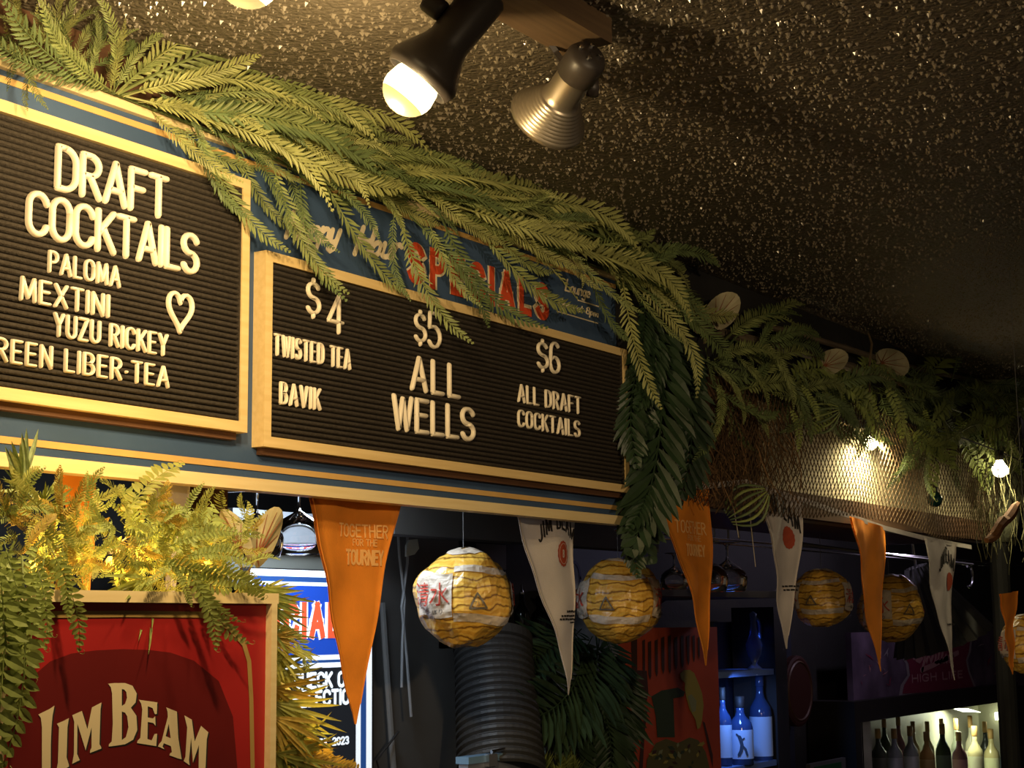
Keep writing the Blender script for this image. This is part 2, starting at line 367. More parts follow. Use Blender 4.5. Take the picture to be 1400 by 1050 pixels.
def letter_board(name, label, x0, x1, z0, z1, T=.03, fw=.019):
    b = thing(name, label, 'letter board', ((x0+x1)/2, -T, z0))
    Yf = -T
    # mitred frame rails
    def rail(p, q, r, s):                      # outer p->q, inner r->s (front face corners)
        o = [V(p), V(q), V(s), V(r)]; vs = [(v.x, Yf, v.z) for v in o]+[(v.x, -.0, v.z) for v in o]
        MB().add(vs, [(0,3,2,1),(4,5,6,7),(0,1,5,4),(1,2,6,5),(2,3,7,6),(3,0,4,7)]).build('frame_rail', M_CREAM, b)
    O = [(x0,0,z0),(x1,0,z0),(x1,0,z1),(x0,0,z1)]; g = .0004
    I = [(x0+fw,0,z0+fw),(x1-fw,0,z0+fw),(x1-fw,0,z1-fw),(x0+fw,0,z1-fw)]
    for k in range(4): rail(O[k], O[(k+1)%4], I[k], I[(k+1)%4])
    MB().box((x0+.012, -.016, z0-.013), (x1-.014, -.001, z1-.004)).build('backing_board', M_BROWNW, b)
    # grooved felt: one corrugated sheet
    pit = .0102; n = int((z1-z0-2*fw)/pit); pit = (z1-z0-2*fw)/n; mb = MB(); prof = []
    for i in range(n):
        zz = z0+fw+i*pit
        prof += [(zz, -.0195), (zz+.1*pit, -.023), (zz+.3*pit, -.026), (zz+.5*pit, -.0267), (zz+.7*pit, -.026), (zz+.86*pit, -.023)]
    prof.append((z1-fw, -.0195)); vs = []; fs = []
    for (zz, yy) in prof: vs += [(x0+fw-.006, yy, zz), (x1-fw+.006, yy, zz)]
    for i in range(len(prof)-1): fs.append((2*i, 2*i+1, 2*i+3, 2*i+2))
    mb.add(vs, fs).build('felt_panel', M_FELT, b)
    MB().box((x1-fw-.0035, -.0268, z0+fw), (x1-fw+.002, -.018, z1-fw)).build('felt_edge', M_FELT, b)
    return b
YB = -.0268
lb1 = letter_board('letter_board', 'black felt letter board listing draft cocktails with a small heart', 1.44, 2.121, 1.950, 2.415)
LT = dict(m=M_LETTER, parent=lb1)
text_line('DRAFT', 73, 229, 260, 194, YB, w=.14, gap=.19, d=.009, **LT)
text_line('COCKTAILS', 33, 271, 321, 256, YB, w=.14, gap=.19, d=.009, **LT)
text_line('PALOMA', 64, 163, 373, 341, YB, w=.13, gap=.28, d=.007, **LT)
text_line('MEXTINI', 25, 148, 411, 376, YB, w=.14, gap=.26, d=.007, **LT)
text_line('YUZU RICKEY', 71, 228, 460, 426, YB, w=.13, gap=.28, d=.007, **LT)
text_line('GREEN LIBER.TEA', -33, 230, 490, 455, YB, w=.13, gap=.28, d=.007, **LT)
# heart outline
hb = MB(); hc = at(245, 424, YB)
hp = []
for i in range(41):
    t = 2*math.pi*i/40; hp.append((.0165*1.7*math.sin(t)**3, .0023*(13*math.cos(t)-5*math.cos(2*t)-2*math.cos(3*t)-math.cos(4*t))))
stroke(hb, hp, .0082, .008, lambda x, y, h: (hc.x+x, YB-h, hc.z+y)); hb.build('heart', M_LETTER, lb1, smooth=True)
lb2 = letter_board('letter_board', 'black felt letter board pricing the happy hour specials at $4, $5 and $6', 2.165, 3.51, 1.930, 2.293)
LT = dict(m=M_LETTER, parent=lb2)
text_line('$', 417, 437, 433, 377, YB, w=.1, d=.007, **LT)
text_line('4', 446, 468, 454, 399, YB, w=.1, d=.007, **LT)
text_line('TWISTED TEA', 373, 478, 486, 455, YB, w=.125, gap=.36, d=.007, **LT)
text_line('BAVIK', 381, 437, 553, 521, YB, w=.125, gap=.34, d=.007, **LT)
text_line('$', 565, 582, 471, 421, YB, w=.1, d=.007, **LT)
text_line('5', 584, 602, 475, 424, YB, w=.1, d=.007, **LT)
text_line('ALL', 560, 628, 534, 484, YB, w=.14, gap=.3, d=.008, **LT)
text_line('WELLS', 535, 648, 588, 537, YB, w=.14, gap=.22, d=.008, **LT)
text_line('$', 733, 749, 507, 461, YB, w=.1, d=.007, **LT)
text_line('6', 750, 765, 510, 465, YB, w=.1, d=.007, **LT)
text_line('ALL DRAFT', 707, 793, 550, 524, YB, w=.13, gap=.28, d=.006, **LT)
text_line('COCKTAILS', 707, 792, 584, 559, YB, w=.13, gap=.28, d=.006, **LT)

# ------------------------------------------------------------------ spot lamps on the ceiling
plank = MB().box((1.78, -.735, CEIL-.045), (2.225, -.64, CEIL)).build('ceiling_plank', wood('plank_wood', (.10, .062, .034), (.15, .095, .05), .6))
tag(plank, 'brown wooden mounting board on the ceiling holding the spot lamps', 'board')
def spot_lamp(label, bulb, axis, lit, knob_px=None):
    """bullet spot lamp: local +Z is the direction of the beam, origin at the rim"""
    A = axis_mtx(bulb, axis) @ Matrix.Scale(.8, 4)
    t = thing('spot_lamp', label, 'lamp', bulb, 'spot lamps on the ceiling')
    prof = [(.001, -.235), (.036, -.235), (.042, -.228), (.042, -.115), (.046, -.100), (.064, -.062), (.073, -.045), (.073, -.038), (.066, -.02), (.062, -.02), (.058, -.03), (.045, -.06), (.03, -.08), (.001, -.08)]
    MB().lathe(prof, 28, A, False).build('housing', M_SHADE, t, smooth=True)
    bp = [(.012, -.075), (.03, -.055), (.047, -.02), (.051, .004)] + [(.051*math.cos(a), .004+.047*math.sin(a)) for a in [i*math.pi/2/7 for i in range(1, 8)]]
    if lit:
        MB().lathe(bp[:6], 24, A, False).build('bulb_neck', mat('lit_bulb_neck', (.05, .04, .03), .4, spec=.2, emit=(1, .80, .42), estr=4), t, smooth=True)
        MB().lathe(bp[5:]+[(.0005, bp[-1][1])], 24, A, False).build('bulb_face', mat('lit_bulb_face', (.05, .04, .02), .4, spec=.1, emit=(1, .72, .25), estr=1.0), t, smooth=True)
    MB().lathe([(.001, -.02), (.019, -.02), (.021, -.014), (.021, .014), (.019, .02), (.001, .02)], 16, A @ Matrix.Translation(tuple(.062*v for v in (A.to_3x3().inverted() @ c2w(V((-.78, -.62, -.1)))).normalized()[:2])+(-.15,)) @ Matrix.Rotation(math.pi/2, 4, 'X')).build('knob', M_SHADE, t, smooth=True)
    return t, A
AX = AXA
tA, A = spot_lamp('lit black bullet spot lamp with a glowing bulb', BULB_A, AX, True)
top = A @ V((0, 0, -.21))
MB().tube([top, V((top.x, top.y, CEIL))], .012, 8).build('stem', M_SHADE, tA)
tB, B = spot_lamp('lit bullet spot lamp of which only the bulb tip shows at the top edge', BULB_B, V((-.15, .55, -.8)).normalized(), True)
top = B @ V((0, 0, -.19)); MB().tube([top, V((top.x, top.y, CEIL))], .012, 8).build('stem', M_SHADE, tB)
# the unlit one: spun reflector with rings, seen from behind
RIM = at(749, 162, -.60); AX2 = c2w(V((-.42, .56, .71))).normalized(); R2 = axis_mtx(RIM, AX2)
tC = thing('spot_lamp', 'unlit spun metal spot lamp with a ringed flared reflector', 'lamp', RIM, 'spot lamps on the ceiling')
prof = [(.030, -.105), (.031, -.06), (.034, -.05)]
for i in range(9):
    r = .036+.0036*i; z = -.048+.0052*i; prof += [(r, z), (r+.003, z+.0012), (r+.0034, z+.0042)]
prof += [(.0685, .002), (.0675, .004), (.06, -.004), (.03, -.05)]
MB().lathe(prof, 32, R2, False).build('reflector', M_ALU, tC, smooth=True)
MB().lathe([(.001, -.158), (.028, -.155), (.034, -.145), (.034, -.105), (.029, -.104), (.001, -.104)], 20, R2, False).build('socket_cap', M_SHADE, tC, smooth=True)
MB().lathe([(.001, -.04), (.026, -.035), (.05, -.008), (.03, .0), (.001, .004)], 20, R2, False).build('bulb', mat('dead_bulb', (.3, .27, .22), .3), tC, smooth=True)
for k in range(4):
    a = k*math.pi/2+.4
    MB().lathe([(.001, -.163), (.004, -.162), (.004, -.155)], 8, R2 @ Matrix.Translation((.017*math.cos(a), .017*math.sin(a), 0)), False).build('rivet', M_CHROME, tC)
kp = R2 @ V((-.045, 0, -.085)); bt = atz(746, 62, CEIL-.045)
mbk = MB(); p0 = V(kp); p1 = V((bt.x, bt.y, CEIL-.03))
mid = (p0+p1)/2+(-rx)*.012
mbk.tube([p0, p0+(mid-p0)*.6+(-rx)*.004, mid, p1], .0065, 4); mbk.build('bracket', M_SHADE, tC)
MB().lathe([(.001, -.012), (.014, -.012), (.016, -.006), (.016, .008), (.001, .01)], 14, axis_mtx(kp, rx)).build('knob', M_SHADE, tC, smooth=True)

# ------------------------------------------------------------------ leaf meshes shared by every plant
def leaf_blade(mb, base, d, side, up, L, W, fold=.25, droop=0):
    """narrow leaflet: 4 quads along d, folded about its midrib"""
    base, d, side, up = V(base), V(d), V(side), V(up)
    prof = [(0, .12), (.3, .9), (.6, 1.), (.85, .55), (1, .0)]; vs = []; fs = []
    for (t, k) in prof:
        c = base+d*(t*L)-up*(droop*L*t*t)
        vs += [c-side*(k*W/2)+up*(fold*k*W/2), c, c+side*(k*W/2)+up*(fold*k*W/2)]
    for i in range(4):
        fs += [(3*i, 3*i+1, 3*i+4, 3*i+3), (3*i+1, 3*i+2, 3*i+5, 3*i+4)]
    mb.add(vs, fs)
def frond_mesh(name, m, n=34, lw=.075, ww=.018, ang=33, by=.0, bz=.0, dihedral=.35, seed=0, curl=False, start=.1):
    rnd = random.Random(seed); mb = MB()
    def pt(t): return V((t, by*4*t*(1-t)*(.6+.6*t), bz*4*t*(1-t)))
    K = 14; pts = [pt(i/K) for i in range(K+1)]
    if curl: pts += [V((1.02, .02, 0)), V((1.025, .045, 0)), V((1.0, .058, 0)), V((.985, .045, 0))]
    mb.tube(pts, [.006*(1-.7*i/len(pts)) for i in range(len(pts))], 4)
    for i in range(n):
        t = start+(1-start)*(i+.5)/n; p = pt(t); tg = (pt(min(1, t+.02))-pt(t-.02)).normalized()
        sd = V((0,0,1)).cross(tg).normalized(); up = tg.cross(sd).normalized()
        env = min(1, 3.2*(1-t)+.12)*min(1, .45+2.6*(t-start))
        for s in (-1, 1):
            a = math.radians(ang+rnd.uniform(-7, 7)+(8 if t < .3 else 0))
            d = (tg*math.cos(a)+sd*(s*math.sin(a))*math.cos(dihedral)+up*(math.sin(a)*math.sin(dihedral)+rnd.uniform(-.08, .08))).normalized()
            side = up.cross(d).normalized(); u2 = d.cross(side)
            leaf_blade(mb, p, d, side, u2, lw*env*rnd.uniform(.85, 1.12), ww, .35, rnd.uniform(-.05, .2))
    return mb.mesh(name, m)
FE = []                                                       # feathery garland fronds
for i, (m, by, bz) in enumerate([(M_FROND, .10, .03), (M_FROND, -.10, .03), (M_FROND2, .16, .0), (M_FROND2, -.05, .05), (M_FROND3, .07, .05), (M_FROND3, -.13, .0), (M_FROND, .02, .08), (M_FROND2, .20, .04)]):
    FE.append(frond_mesh('feather_frond', m, 30, .095, .0145, 36, by, bz, .3, i))
BO = []                                                       # sword-fern fronds with oval leaflets
for i, (m, by) in enumerate([(M_FERN, .10), (M_FERN, -.12), (M_FERNY, .06), (M_FERNY, -.08), (M_FERN, .02)]):
    BO.append(frond_mesh('sword_fern_frond', m, 15, .115, .05, 62, by, .03, .2, 20+i, curl=True, start=.08))
YE = []                                                       # fine yellow fern
for i, (m, by) in enumerate([(M_FERNY, .1), (M_FERNO, -.1), (M_FERNY, -.05), (M_FERN, .15), (M_FERNO, .0)]):
    YE.append(frond_mesh('lace_fern_frond', m, 17, .17, .034, 44, by, .06, .5, 40+i))
def spray_mesh(name, m, n, L0, spread, W, seed):
    rnd = random.Random(seed); mb = MB()
    for i in range(n):
        a = (i/(n-1)-.5)*2*spread+rnd.uniform(-.06, .06); e = rnd.uniform(-.25, .25)
        d = V((math.cos(a)*math.cos(e), math.sin(a)*math.cos(e), math.sin(e))); up = V((0,0,1)); sd = up.cross(d).normalized(); u = d.cross(sd)
        leaf_blade(mb, (0,0,0), d, sd, u, L0*rnd.uniform(.75, 1.05), W, .3, rnd.uniform(0, .3))
    return mb.mesh(name, m)
SP = [spray_mesh('grass_spray', M_FERN, 13, 1, .5, .05, 1), spray_mesh('grass_spray', M_FERNY, 12, 1, .6, .06, 2), spray_mesh('grass_spray', M_FERNO, 12, 1, .55, .06, 3)]
PA = [frond_mesh('palm_frond', M_PALM, 19, .19, .04, 36, by, bz, .25, 60+i) for i, (by, bz) in enumerate([(.05, .05), (-.08, .03), (.1, .0)])]
TOCAM = -fw
def frond(parent, me, a, ya, b, yb, roll=None, n=None, name='frond'):
    p0, p1 = at(a[0], a[1], ya), at(b[0], b[1], yb)
    nn = V(n) if n else TOCAM+V((random.uniform(-.5, .5), random.uniform(-.3, .3), random.uniform(-.2, .6)))
    return inst(name, me, parent, frame_mtx(p0, p1, nn, roll=roll or 0))

# ------------------------------------------------------------------ the green garland over the sign
gar = thing('fern_garland', 'thick artificial green frond garland draped along the top of the blue sign', 'garland', (2.5, -.06, 2.5))
stem = [at(x, y, -.03) for x, y in ((-40, 55), (80, 105), (160, 135), (300, 190), (450, 255), (600, 305), (750, 345), (860, 385), (930, 430))]
MB().tube([p+V((0, .01, .012)) for p in stem], .003, 6).build('garland_stem', M_FROND3, gar)
H = [ # hero fronds: root pixel, tip pixel (curving as in the photograph)
 ((155,126),(128,-12),1),((155,126),(52,-8),0),((150,126),(172,25),3),((156,126),(236,42),0),((150,124),(0,-6),4),((140,120),(20,48),1),((120,110),(-30,36),4),
 ((158,128),(300,64),0),((160,128),(402,52),2),((160,128),(480,76),0),((165,130),(360,72),3),((168,132),(420,150),2),((165,130),(455,140),0),((172,132),(390,190),3),
 ((60,70),(38,152),1),((40,60),(66,150),1),((30,50),(10,125),4),((20,45),(-20,110),5),
 ((214,148),(420,200),4),((225,150),(480,215),0),((232,152),(520,240),4),((250,155),(455,290),2),((262,165),(398,345),1),((268,170),(345,300),5),
 ((300,165),(530,190),0),((330,175),(590,212),2),((345,180),(560,260),3),((330,160),(500,160),7),((280,130),(478,165),0),((300,140),(520,200),2),
 ((345,205),(400,325),4),((370,215),(478,402),1),((390,215),(465,345),5),((410,230),(475,412),5),((430,225),(560,405),1),((440,235),(520,330),4),((455,240),(600,300),2),
 ((470,215),(640,215),3),((480,220),(655,246),0),((500,225),(680,240),2),((520,235),(748,262),3),((510,240),(735,285),0),((540,260),(790,320),2),((520,250),(700,300),4),
 ((540,285),(562,412),5),((545,290),(648,470),1),((560,295),(668,448),4),((585,300),(660,420),1),((600,290),(750,448),5),((630,300),(790,410),2),((650,310),(800,425),1),
 ((620,280),(820,335),3),((640,285),(860,345),0),((660,295),(880,350),2),((690,310),(905,375),4),((700,310),(920,360),0),((720,320),(935,395),3),((750,330),(960,420),0),((770,340),(945,440),2),
 ((780,345),(880,428),1),((800,350),(868,470),5),((820,355),(975,450),4),((830,360),(965,470),0),((850,372),(905,560),3),((862,385),(952,545),2),((855,380),(935,470),1),((870,390),(1000,500),4),((885,395),(1010,430),3)]
for (a, b, k) in H:
    frond(gar, FE[k], a, random.uniform(-.06, -.02), b, random.uniform(-.16, -.04))
for i in range(150):
    t = random.random(); x = 190+t*690; ytop = 100+.345*(x-150)
    a = (x+random.uniform(-15, 15), ytop+random.uniform(-8, 30)); L = random.uniform(80, 165)*(1.1-.35*t)
    an = math.radians(random.gauss(17+5*t, 15)); b = (a[0]+L*math.cos(an), a[1]+L*math.sin(an))
    frond(gar, random.choice(FE), a, random.uniform(-.05, .0), b, random.uniform(-.13, .02))
for i in range(26):                                           # the upright fan at the left
    r_ = random.choice(((152, 125), (120, 108), (60, 75), (95, 95))); an = math.radians(random.uniform(-165, -25)); L = random.uniform(70, 140)
    frond(gar, random.choice(FE), r_, random.uniform(-.05, -.01), (r_[0]+L*math.cos(an), r_[1]+L*math.sin(an)), random.uniform(-.14, .0))
for i in range(30):                                           # spiky tips reaching towards the lamps
    x = random.uniform(420, 800); y = 205+.36*(x-420); an = math.radians(random.uniform(-12, 14)); L = random.uniform(90, 150)
    frond(gar, random.choice(FE), (x, y), random.uniform(-.06, -.01), (x+L*math.cos(an), y+L*math.sin(an)-10), random.uniform(-.14, -.03))
# big dark palm leaves at the end of the sign
pal = thing('palm_leaf_bunch', 'dark green hanging palm leaves at the right end of the blue sign', 'palm leaves', at(900, 420, -.05))
for (a, b, k, ya) in (((905,420),(860,760),0,-.04), ((900,425),(890,770),1,-.05), ((915,430),(925,690),2,-.03), ((890,440),(872,640),1,-.06), ((905,430),(945,640),0,-.02), ((892,415),(868,560),2,-.05), ((910,440),(905,650),0,-.03), ((885,600),(858,725),2,-.05), ((890,640),(873,790),1,-.05), ((895,410),(890,600),1,-.06), ((915,420),(950,560),2,-.03), ((880,400),(866,500),0,-.05)):
    frond(pal, PA[k], a, ya, b, ya-.02, n=TOCAM+V((random.uniform(-.3, .3), 0, .1)), name='palm_leaf')

# ------------------------------------------------------------------ soffit beyond the sign
SOF0 = 1.928
M_SOF = wood('soffit_wood', (.12, .06, .03), (.19, .10, .05), .7, (1, 20, 20))
M_TAN = mat('tan_burlap_face', (.55, .48, .30), .9, var=.25, vscale=30, bump=.4, bscale=200)
sof = struct(MB().box((SX1+.01, .03, SOF0), (6.75, .10, CEIL-.002)).build('trim_1', M_TAN))
struct(MB().box((SX1+.01, .018, 2.27), (6.75, .03, CEIL-.002)).build('added_dark_board', M_DARK))  # dark board added over the upper tan face to darken it
struct(MB().box((SX1+.005, -.005, SOF0-.002), (6.55, .03, SOF0+.075)).build('trim_2', M_SOF))
struct(MB().box((SX1+.01, .10, SOF0), (6.55, .45, SOF0+.03)).build('trim_3', M_BROWNW))
struct(MB().box((SX0, .022, 1.87), (SX1, .10, CEIL-.002)).build('trim_4', M_BROWNW))

# fishing net slung over the soffit face
M_NET = mat('brown_net_cord', (.10, .062, .03), .85)
net = MB(); nx0, nx1 = 3.75, 6.5
def netpt(X, Z):
    k = noise.noise(V((X*3, Z*5, 1.3)))
    return V((X, -.035-.03*math.sin((Z-1.93)*7)-.012*k, Z+.02*math.sin(X*4)+.01*k))
pit = .030; zlo, zhi = 1.93, 2.30
i = 0
while nx0+i*pit < nx1+.35:
    for sg in (-1, 1):
        pts = []
        for j in range(15):
            Z = zlo+(zhi-zlo)*j/14; X = nx0+i*pit+sg*(Z-zlo)*.8-(.0 if sg > 0 else -.0)
            if nx0-.1 < X < nx1: pts.append(netpt(X, Z))
        if len(pts) > 2: net.tube(pts, .0017, 3, False)
    i += 1
tag(net.build('fishing_net', M_NET), 'brown diamond mesh fishing net slung across the soffit behind the pennants', 'net')
# burlap and raffia strands next to the palm leaves
M_RAF = mat('raffia_brown', (.17, .095, .04), .9, var=.4, vscale=30)
raf = thing('raffia_curtain', 'brown raffia strands hanging between the palm leaves and the net', 'raffia', at(990, 580, -.02))
MB().box((3.56, .0, 1.99), (4.35, .028, 2.30)).build('burlap_backing', mat('burlap', (.16, .085, .035), .95, var=.4, vscale=45, bump=.6, bscale=260), raf)
mb = MB()
for i in range(150):
    a = at(random.uniform(935, 1085), random.uniform(545, 610), random.uniform(-.06, -.01)); L = random.uniform(.08, .24)
    pts = [a+V((.02*math.sin(k*1.3+i)+k*random.uniform(-.012, .012), -.004*k+.006*math.sin(k+i), -L*k/5)) for k in range(6)]
    mb.tube(pts, random.uniform(.0008, .002), 3, False)
tag(mb.build('strands', M_RAF, raf), kind='stuff')
# old bamboo poles along the top of the soffit
M_BAM = wood('dry_bamboo', (.13, .095, .06), (.22, .17, .11), .6)
for (a, b, r, lab) in (((955, 448), (1420, 570), .014, 'thin dry bamboo pole lying lowest along the top of the soffit'), ((985, 432), (1380, 535), .010, 'thinner dry bamboo pole lying above another along the soffit top')):
    p, q = at(*a, -.02), at(*b, -.02); n = 12
    pts = []; rs = []
    for k in range(n*3+1):
        t = k/(n*3); pts.append(p.lerp(q, t)+V((0, 0, .006*math.sin(t*9)))); rs.append(r*(1.22 if k % 6 == 0 else 1))
    tag(MB().tube(pts, rs, 8).build('bamboo_pole', M_BAM), lab, 'pole', 'bamboo poles on the soffit')
# string bulbs
def string_bulb(px, py, Y, label, r=.022, e=20.0, col=(1, .86, .50), estr=14):
    c = at(px, py, Y); t = thing('string_bulb', label, 'bulb', c, 'bulbs of the string light')
    T = Matrix.Translation(c)
    MB().lathe([(.4*r, 1.25*r)]+[(r*math.cos(a), r*math.sin(a)) for a in [math.radians(50-14*i) for i in range(10)]]+[(.001, -r)], 16, T).build('globe', mat('string_bulb_glow', (1, .9, .6), .3, emit=(1, .86, .52), estr=estr), t, smooth=True)
    MB().lathe([(.5*r, 1.2*r), (.55*r, 1.3*r), (.55*r, 2.3*r), (.3*r, 2.5*r)], 10, T).build('socket', M_BLACK, t, smooth=True)
    light('string_bulb_light', 'SPOT', c+V((0, -.034, .0)), e, col, .02, c+V((0, .03, -.2)), 165, .5)
    return c
b1 = string_bulb(1190, 607, -.012, 'glowing string light bulb at the top of the brown net')
b2 = string_bulb(1367, 642, -.16, 'glowing string light bulb beside the pale corner post', r=.03, e=8.0)
cab = [at(1010, 520, -.02), at(1100, 560, -.02), b1+V((0, 0, .05)), at(1260, 585, -.03), at(1320, 600, -.1), b2+V((0, 0, .07)), at(1420, 640, -.2)]
tag(MB().tube(cab, .003, 5).build('string_light_cable', M_BLACK), 'thin black cable joining the string light bulbs along the soffit', 'cable')
# dark green unlit bulb
c = at(1278, 683, -.05); tb = thing('string_bulb', 'unlit dark green bulb lying in the brown net', 'bulb', c, 'bulbs of the string light')
MB().lathe([(.012, .03)]+[(.028*math.cos(a), .028*math.sin(a)) for a in [math.radians(55-16*i) for i in range(9)]]+[(.001, -.028)], 16, Matrix.Translation(c)).build('globe', mat('green_bulb_glass', (.01, .05, .045), .15), tb, smooth=True)
MB().lathe([(.013, .028), (.014, .055), (.006, .06)], 10, Matrix.Translation(c)).build('socket', M_BLACK, tb)
# pale corner post wrapped with net
pc = at(1366, 680, 0); PX = pc.x+.02
post = thing('corner_post', 'pale green bar corner post wrapped in net and hanging moss', 'post', (PX, .02, 0))
MB().lathe([(.04, 0), (.04, CEIL-.001)], 12, Matrix.Translation((PX, .02, 0))).build('post_core', M_DARK, post)
MB().lathe([(.05, 1.93), (.085, 2.0), (.11, 2.12), (.11, CEIL-.001)], 20, Matrix.Translation((PX, .02, 0))).build('post_body', mat('pale_green_cloth', (.42, .44, .27), .9, var=.25, vscale=20, bump=.4, bscale=60), post, smooth=True)
mb = MB()
for k in range(18):
    for sg in (-1, 1):
        pts = []
        for j in range(15):
            z = 2.05+.4*j/14; a = 2*math.pi*k/18+sg*(z-2.05)*4.2; pts.append((PX+.117*math.cos(a), .02+.117*math.sin(a), z))
        mb.tube(pts, .002, 3, False)
mb.build('net_wrap', M_NET, post)
mb = MB()
for i in range(130):
    p = at(random.uniform(1330, 1412), random.uniform(575, 730), random.uniform(-.2, -.1)); L = random.uniform(.06, .2)
    mb.tube([p+V((.02*math.sin(k*.9+i*2.1), .01*math.cos(k+i), -L*k/4)) for k in range(5)], .0016, 3, False)
tag(mb.build('moss', mat('dry_moss', (.20, .19, .09), .9, var=.4, vscale=20), post), kind='stuff')
# driftwood stick
p, q = at(1349, 742, -.2), at(1392, 690, -.24)
dw = MB(); pts = [p.lerp(q, k/8)+V((.006*math.sin(k*2), 0, .008*math.cos(k*1.7))) for k in range(9)]
dw.tube(pts, [.010, .018, .021, .019, .022, .019, .02, .017, .010], 7)
tag(dw.build('bark_stick', wood('orange_bark', (.20, .075, .022), (.36, .15, .05), .8)), 'reddish brown piece of bark stuck in front of the corner post', 'bark')

# foliage on the soffit
def clump(name, label, cat, loc, spec, group=None):
    t = thing(name, label, cat, loc, group)
    for (mes, n, xr, yr, Yr, L, ang, sp) in spec:
        for i in range(n):
            a = (random.uniform(*xr), random.uniform(*yr)); l = random.uniform(*L); an = math.radians(random.gauss(ang, sp))
            Y = random.uniform(*Yr)
            frond(t, random.choice(mes), a, Y, (a[0]+l*math.cos(an), a[1]+l*math.sin(an)), Y-random.uniform(-.03, .06))
    return t
DK = [FE[4], FE[5], FE[0]]
clump('fern_bunch', 'dark feathery fern bunch just right of the palm leaves', 'fern', at(1000, 520, -.05), [(DK, 34, (955, 1080), (455, 550), (-.09, -.02), (55, 110), 45, 38)], 'ferns on the soffit')
clump('fern_bunch', 'feathery fern bunch hanging over the net beside the glowing bulb', 'fern', at(1150, 540, -.05), [(DK+[BO[0]], 52, (1060, 1250), (495, 560), (-.1, -.02), (50, 100), 45, 40)], 'ferns on the soffit')
clump('fern_bunch', 'leafy fern bunch over the corner post by the right edge', 'fern', at(1330, 580, -.1), [(DK+[BO[1], BO[4]], 60, (1240, 1400), (520, 610), (-.14, -.02), (45, 90), 60, 55)], 'ferns on the soffit')
# striped small leaves
def striped_leaf(px, py, Y, size, rot, label):
    t = thing('striped_leaf', label, 'leaf', at(px, py, Y), 'striped leaves on the soffit')
    c = at(px, py, Y); u = rx*math.cos(rot)-dn*math.sin(rot); v = -rx*math.sin(rot)-dn*math.cos(rot); w_ = TOCAM
    for k in range(7):
        s0 = (k-3)*.15; mb = MB(); pts = []
        for j in range(8):
            tt = j/7; pts.append(c+u*(size*(tt-.5))+v*(size*s0*math.sin(math.pi*(.12+.8*tt)))+w_*(size*.12*math.sin(math.pi*tt)*(1-abs(s0))))
        mb.tube(pts, [size*.02*(.4+1.2*math.sin(math.pi*j/7))+.0005 for j in range(8)], 5); mb.build('leaf_stripe', M_FERN if k % 2 else M_FROND3, t)
for a in ((1022, 690, -.06, .13, .6, 'green striped curled leaf hanging under the raffia'), (1262, 517, -.06, .10, 1.2, 'small striped leaf under the round leaf on the soffit'), (1275, 560, -.07, .11, .4, 'striped leaf hanging right of the glowing bulb'), (1122, 568, -.07, .12, .3, 'striped leaf hanging left of the glowing bulb')):
    striped_leaf(*a)
def heart_leaf(px, py, Y, size, rot, label, group='heart shaped leaves', tilt=(0, 0, 0), stalk=None, round_=1.0):
    c = at(px, py, Y); t = thing('caladium_leaf', label, 'leaf', c, group)
    n = (TOCAM+V(tilt)).normalized(); u0 = (-dn-n*(-dn).dot(n)).normalized(); r0 = u0.cross(n).normalized()
    u = u0*math.cos(rot)-r0*math.sin(rot); r = u.cross(n)
    # outline: tip at +u, notch at the base
    out = []
    for k in range(25):
        a = 2*math.pi*k/24; rad = (.46+.10*math.cos(a))*(1-.35*max(0, -math.cos(a))**6)
        wv = .03*math.sin(a*5)
        out.append(c+u*(size*(rad*math.cos(a)*1.15))+r*(size*(rad*math.sin(a))*.78*round_)+n*(size*(wv-.14*abs(math.sin(a)))))
    ctr = c-u*(size*.15); mb = MB(); vs = [ctr]+out; fs = [(0, k+1, k+2) for k in range(24)]
    vs2 = [p-n*.0012 for p in vs]; mb.add(vs, fs); mb.add(vs2, [f[::-1] for f in fs]); mb.build('blade', M_CALA, t, smooth=False)
    mb = MB()
    for k in (0, 2, 4, 6, 9, 15, 18, 20, 22):
        mb.tube([ctr+n*.001, ctr.lerp(out[k], .9)+n*.0015], [.0022*size/.12, .0005], 3)
    mb.build('veins', M_VEIN, t)
    if stalk:
        MB().tube([ctr, at(stalk[0], stalk[1], Y+.03)], .002, 5).build('stalk', M_TWIG, t)
heart_leaf(984, 430, -.07, .115, -.7, 'pale heart shaped leaf sticking up at the end of the garland', stalk=(962, 470))
heart_leaf(1133, 497, -.06, .105, -1.1, 'green heart shaped leaf left of the upright twig on the soffit', stalk=(1100, 520))
heart_leaf(1212, 497, -.06, .125, -1.75, 'pale round leaf standing on top of the soffit greenery', stalk=(1190, 520), round_=1.2)
tw = MB().tube([at(1190, 560, -.05), at(1188, 505, -.05), at(1192, 470, -.05), at(1187, 455, -.05)], .004, 5)
tag(tw.build('twig', M_TWIG), 'thin upright twig beside the pale round leaf', 'twig')

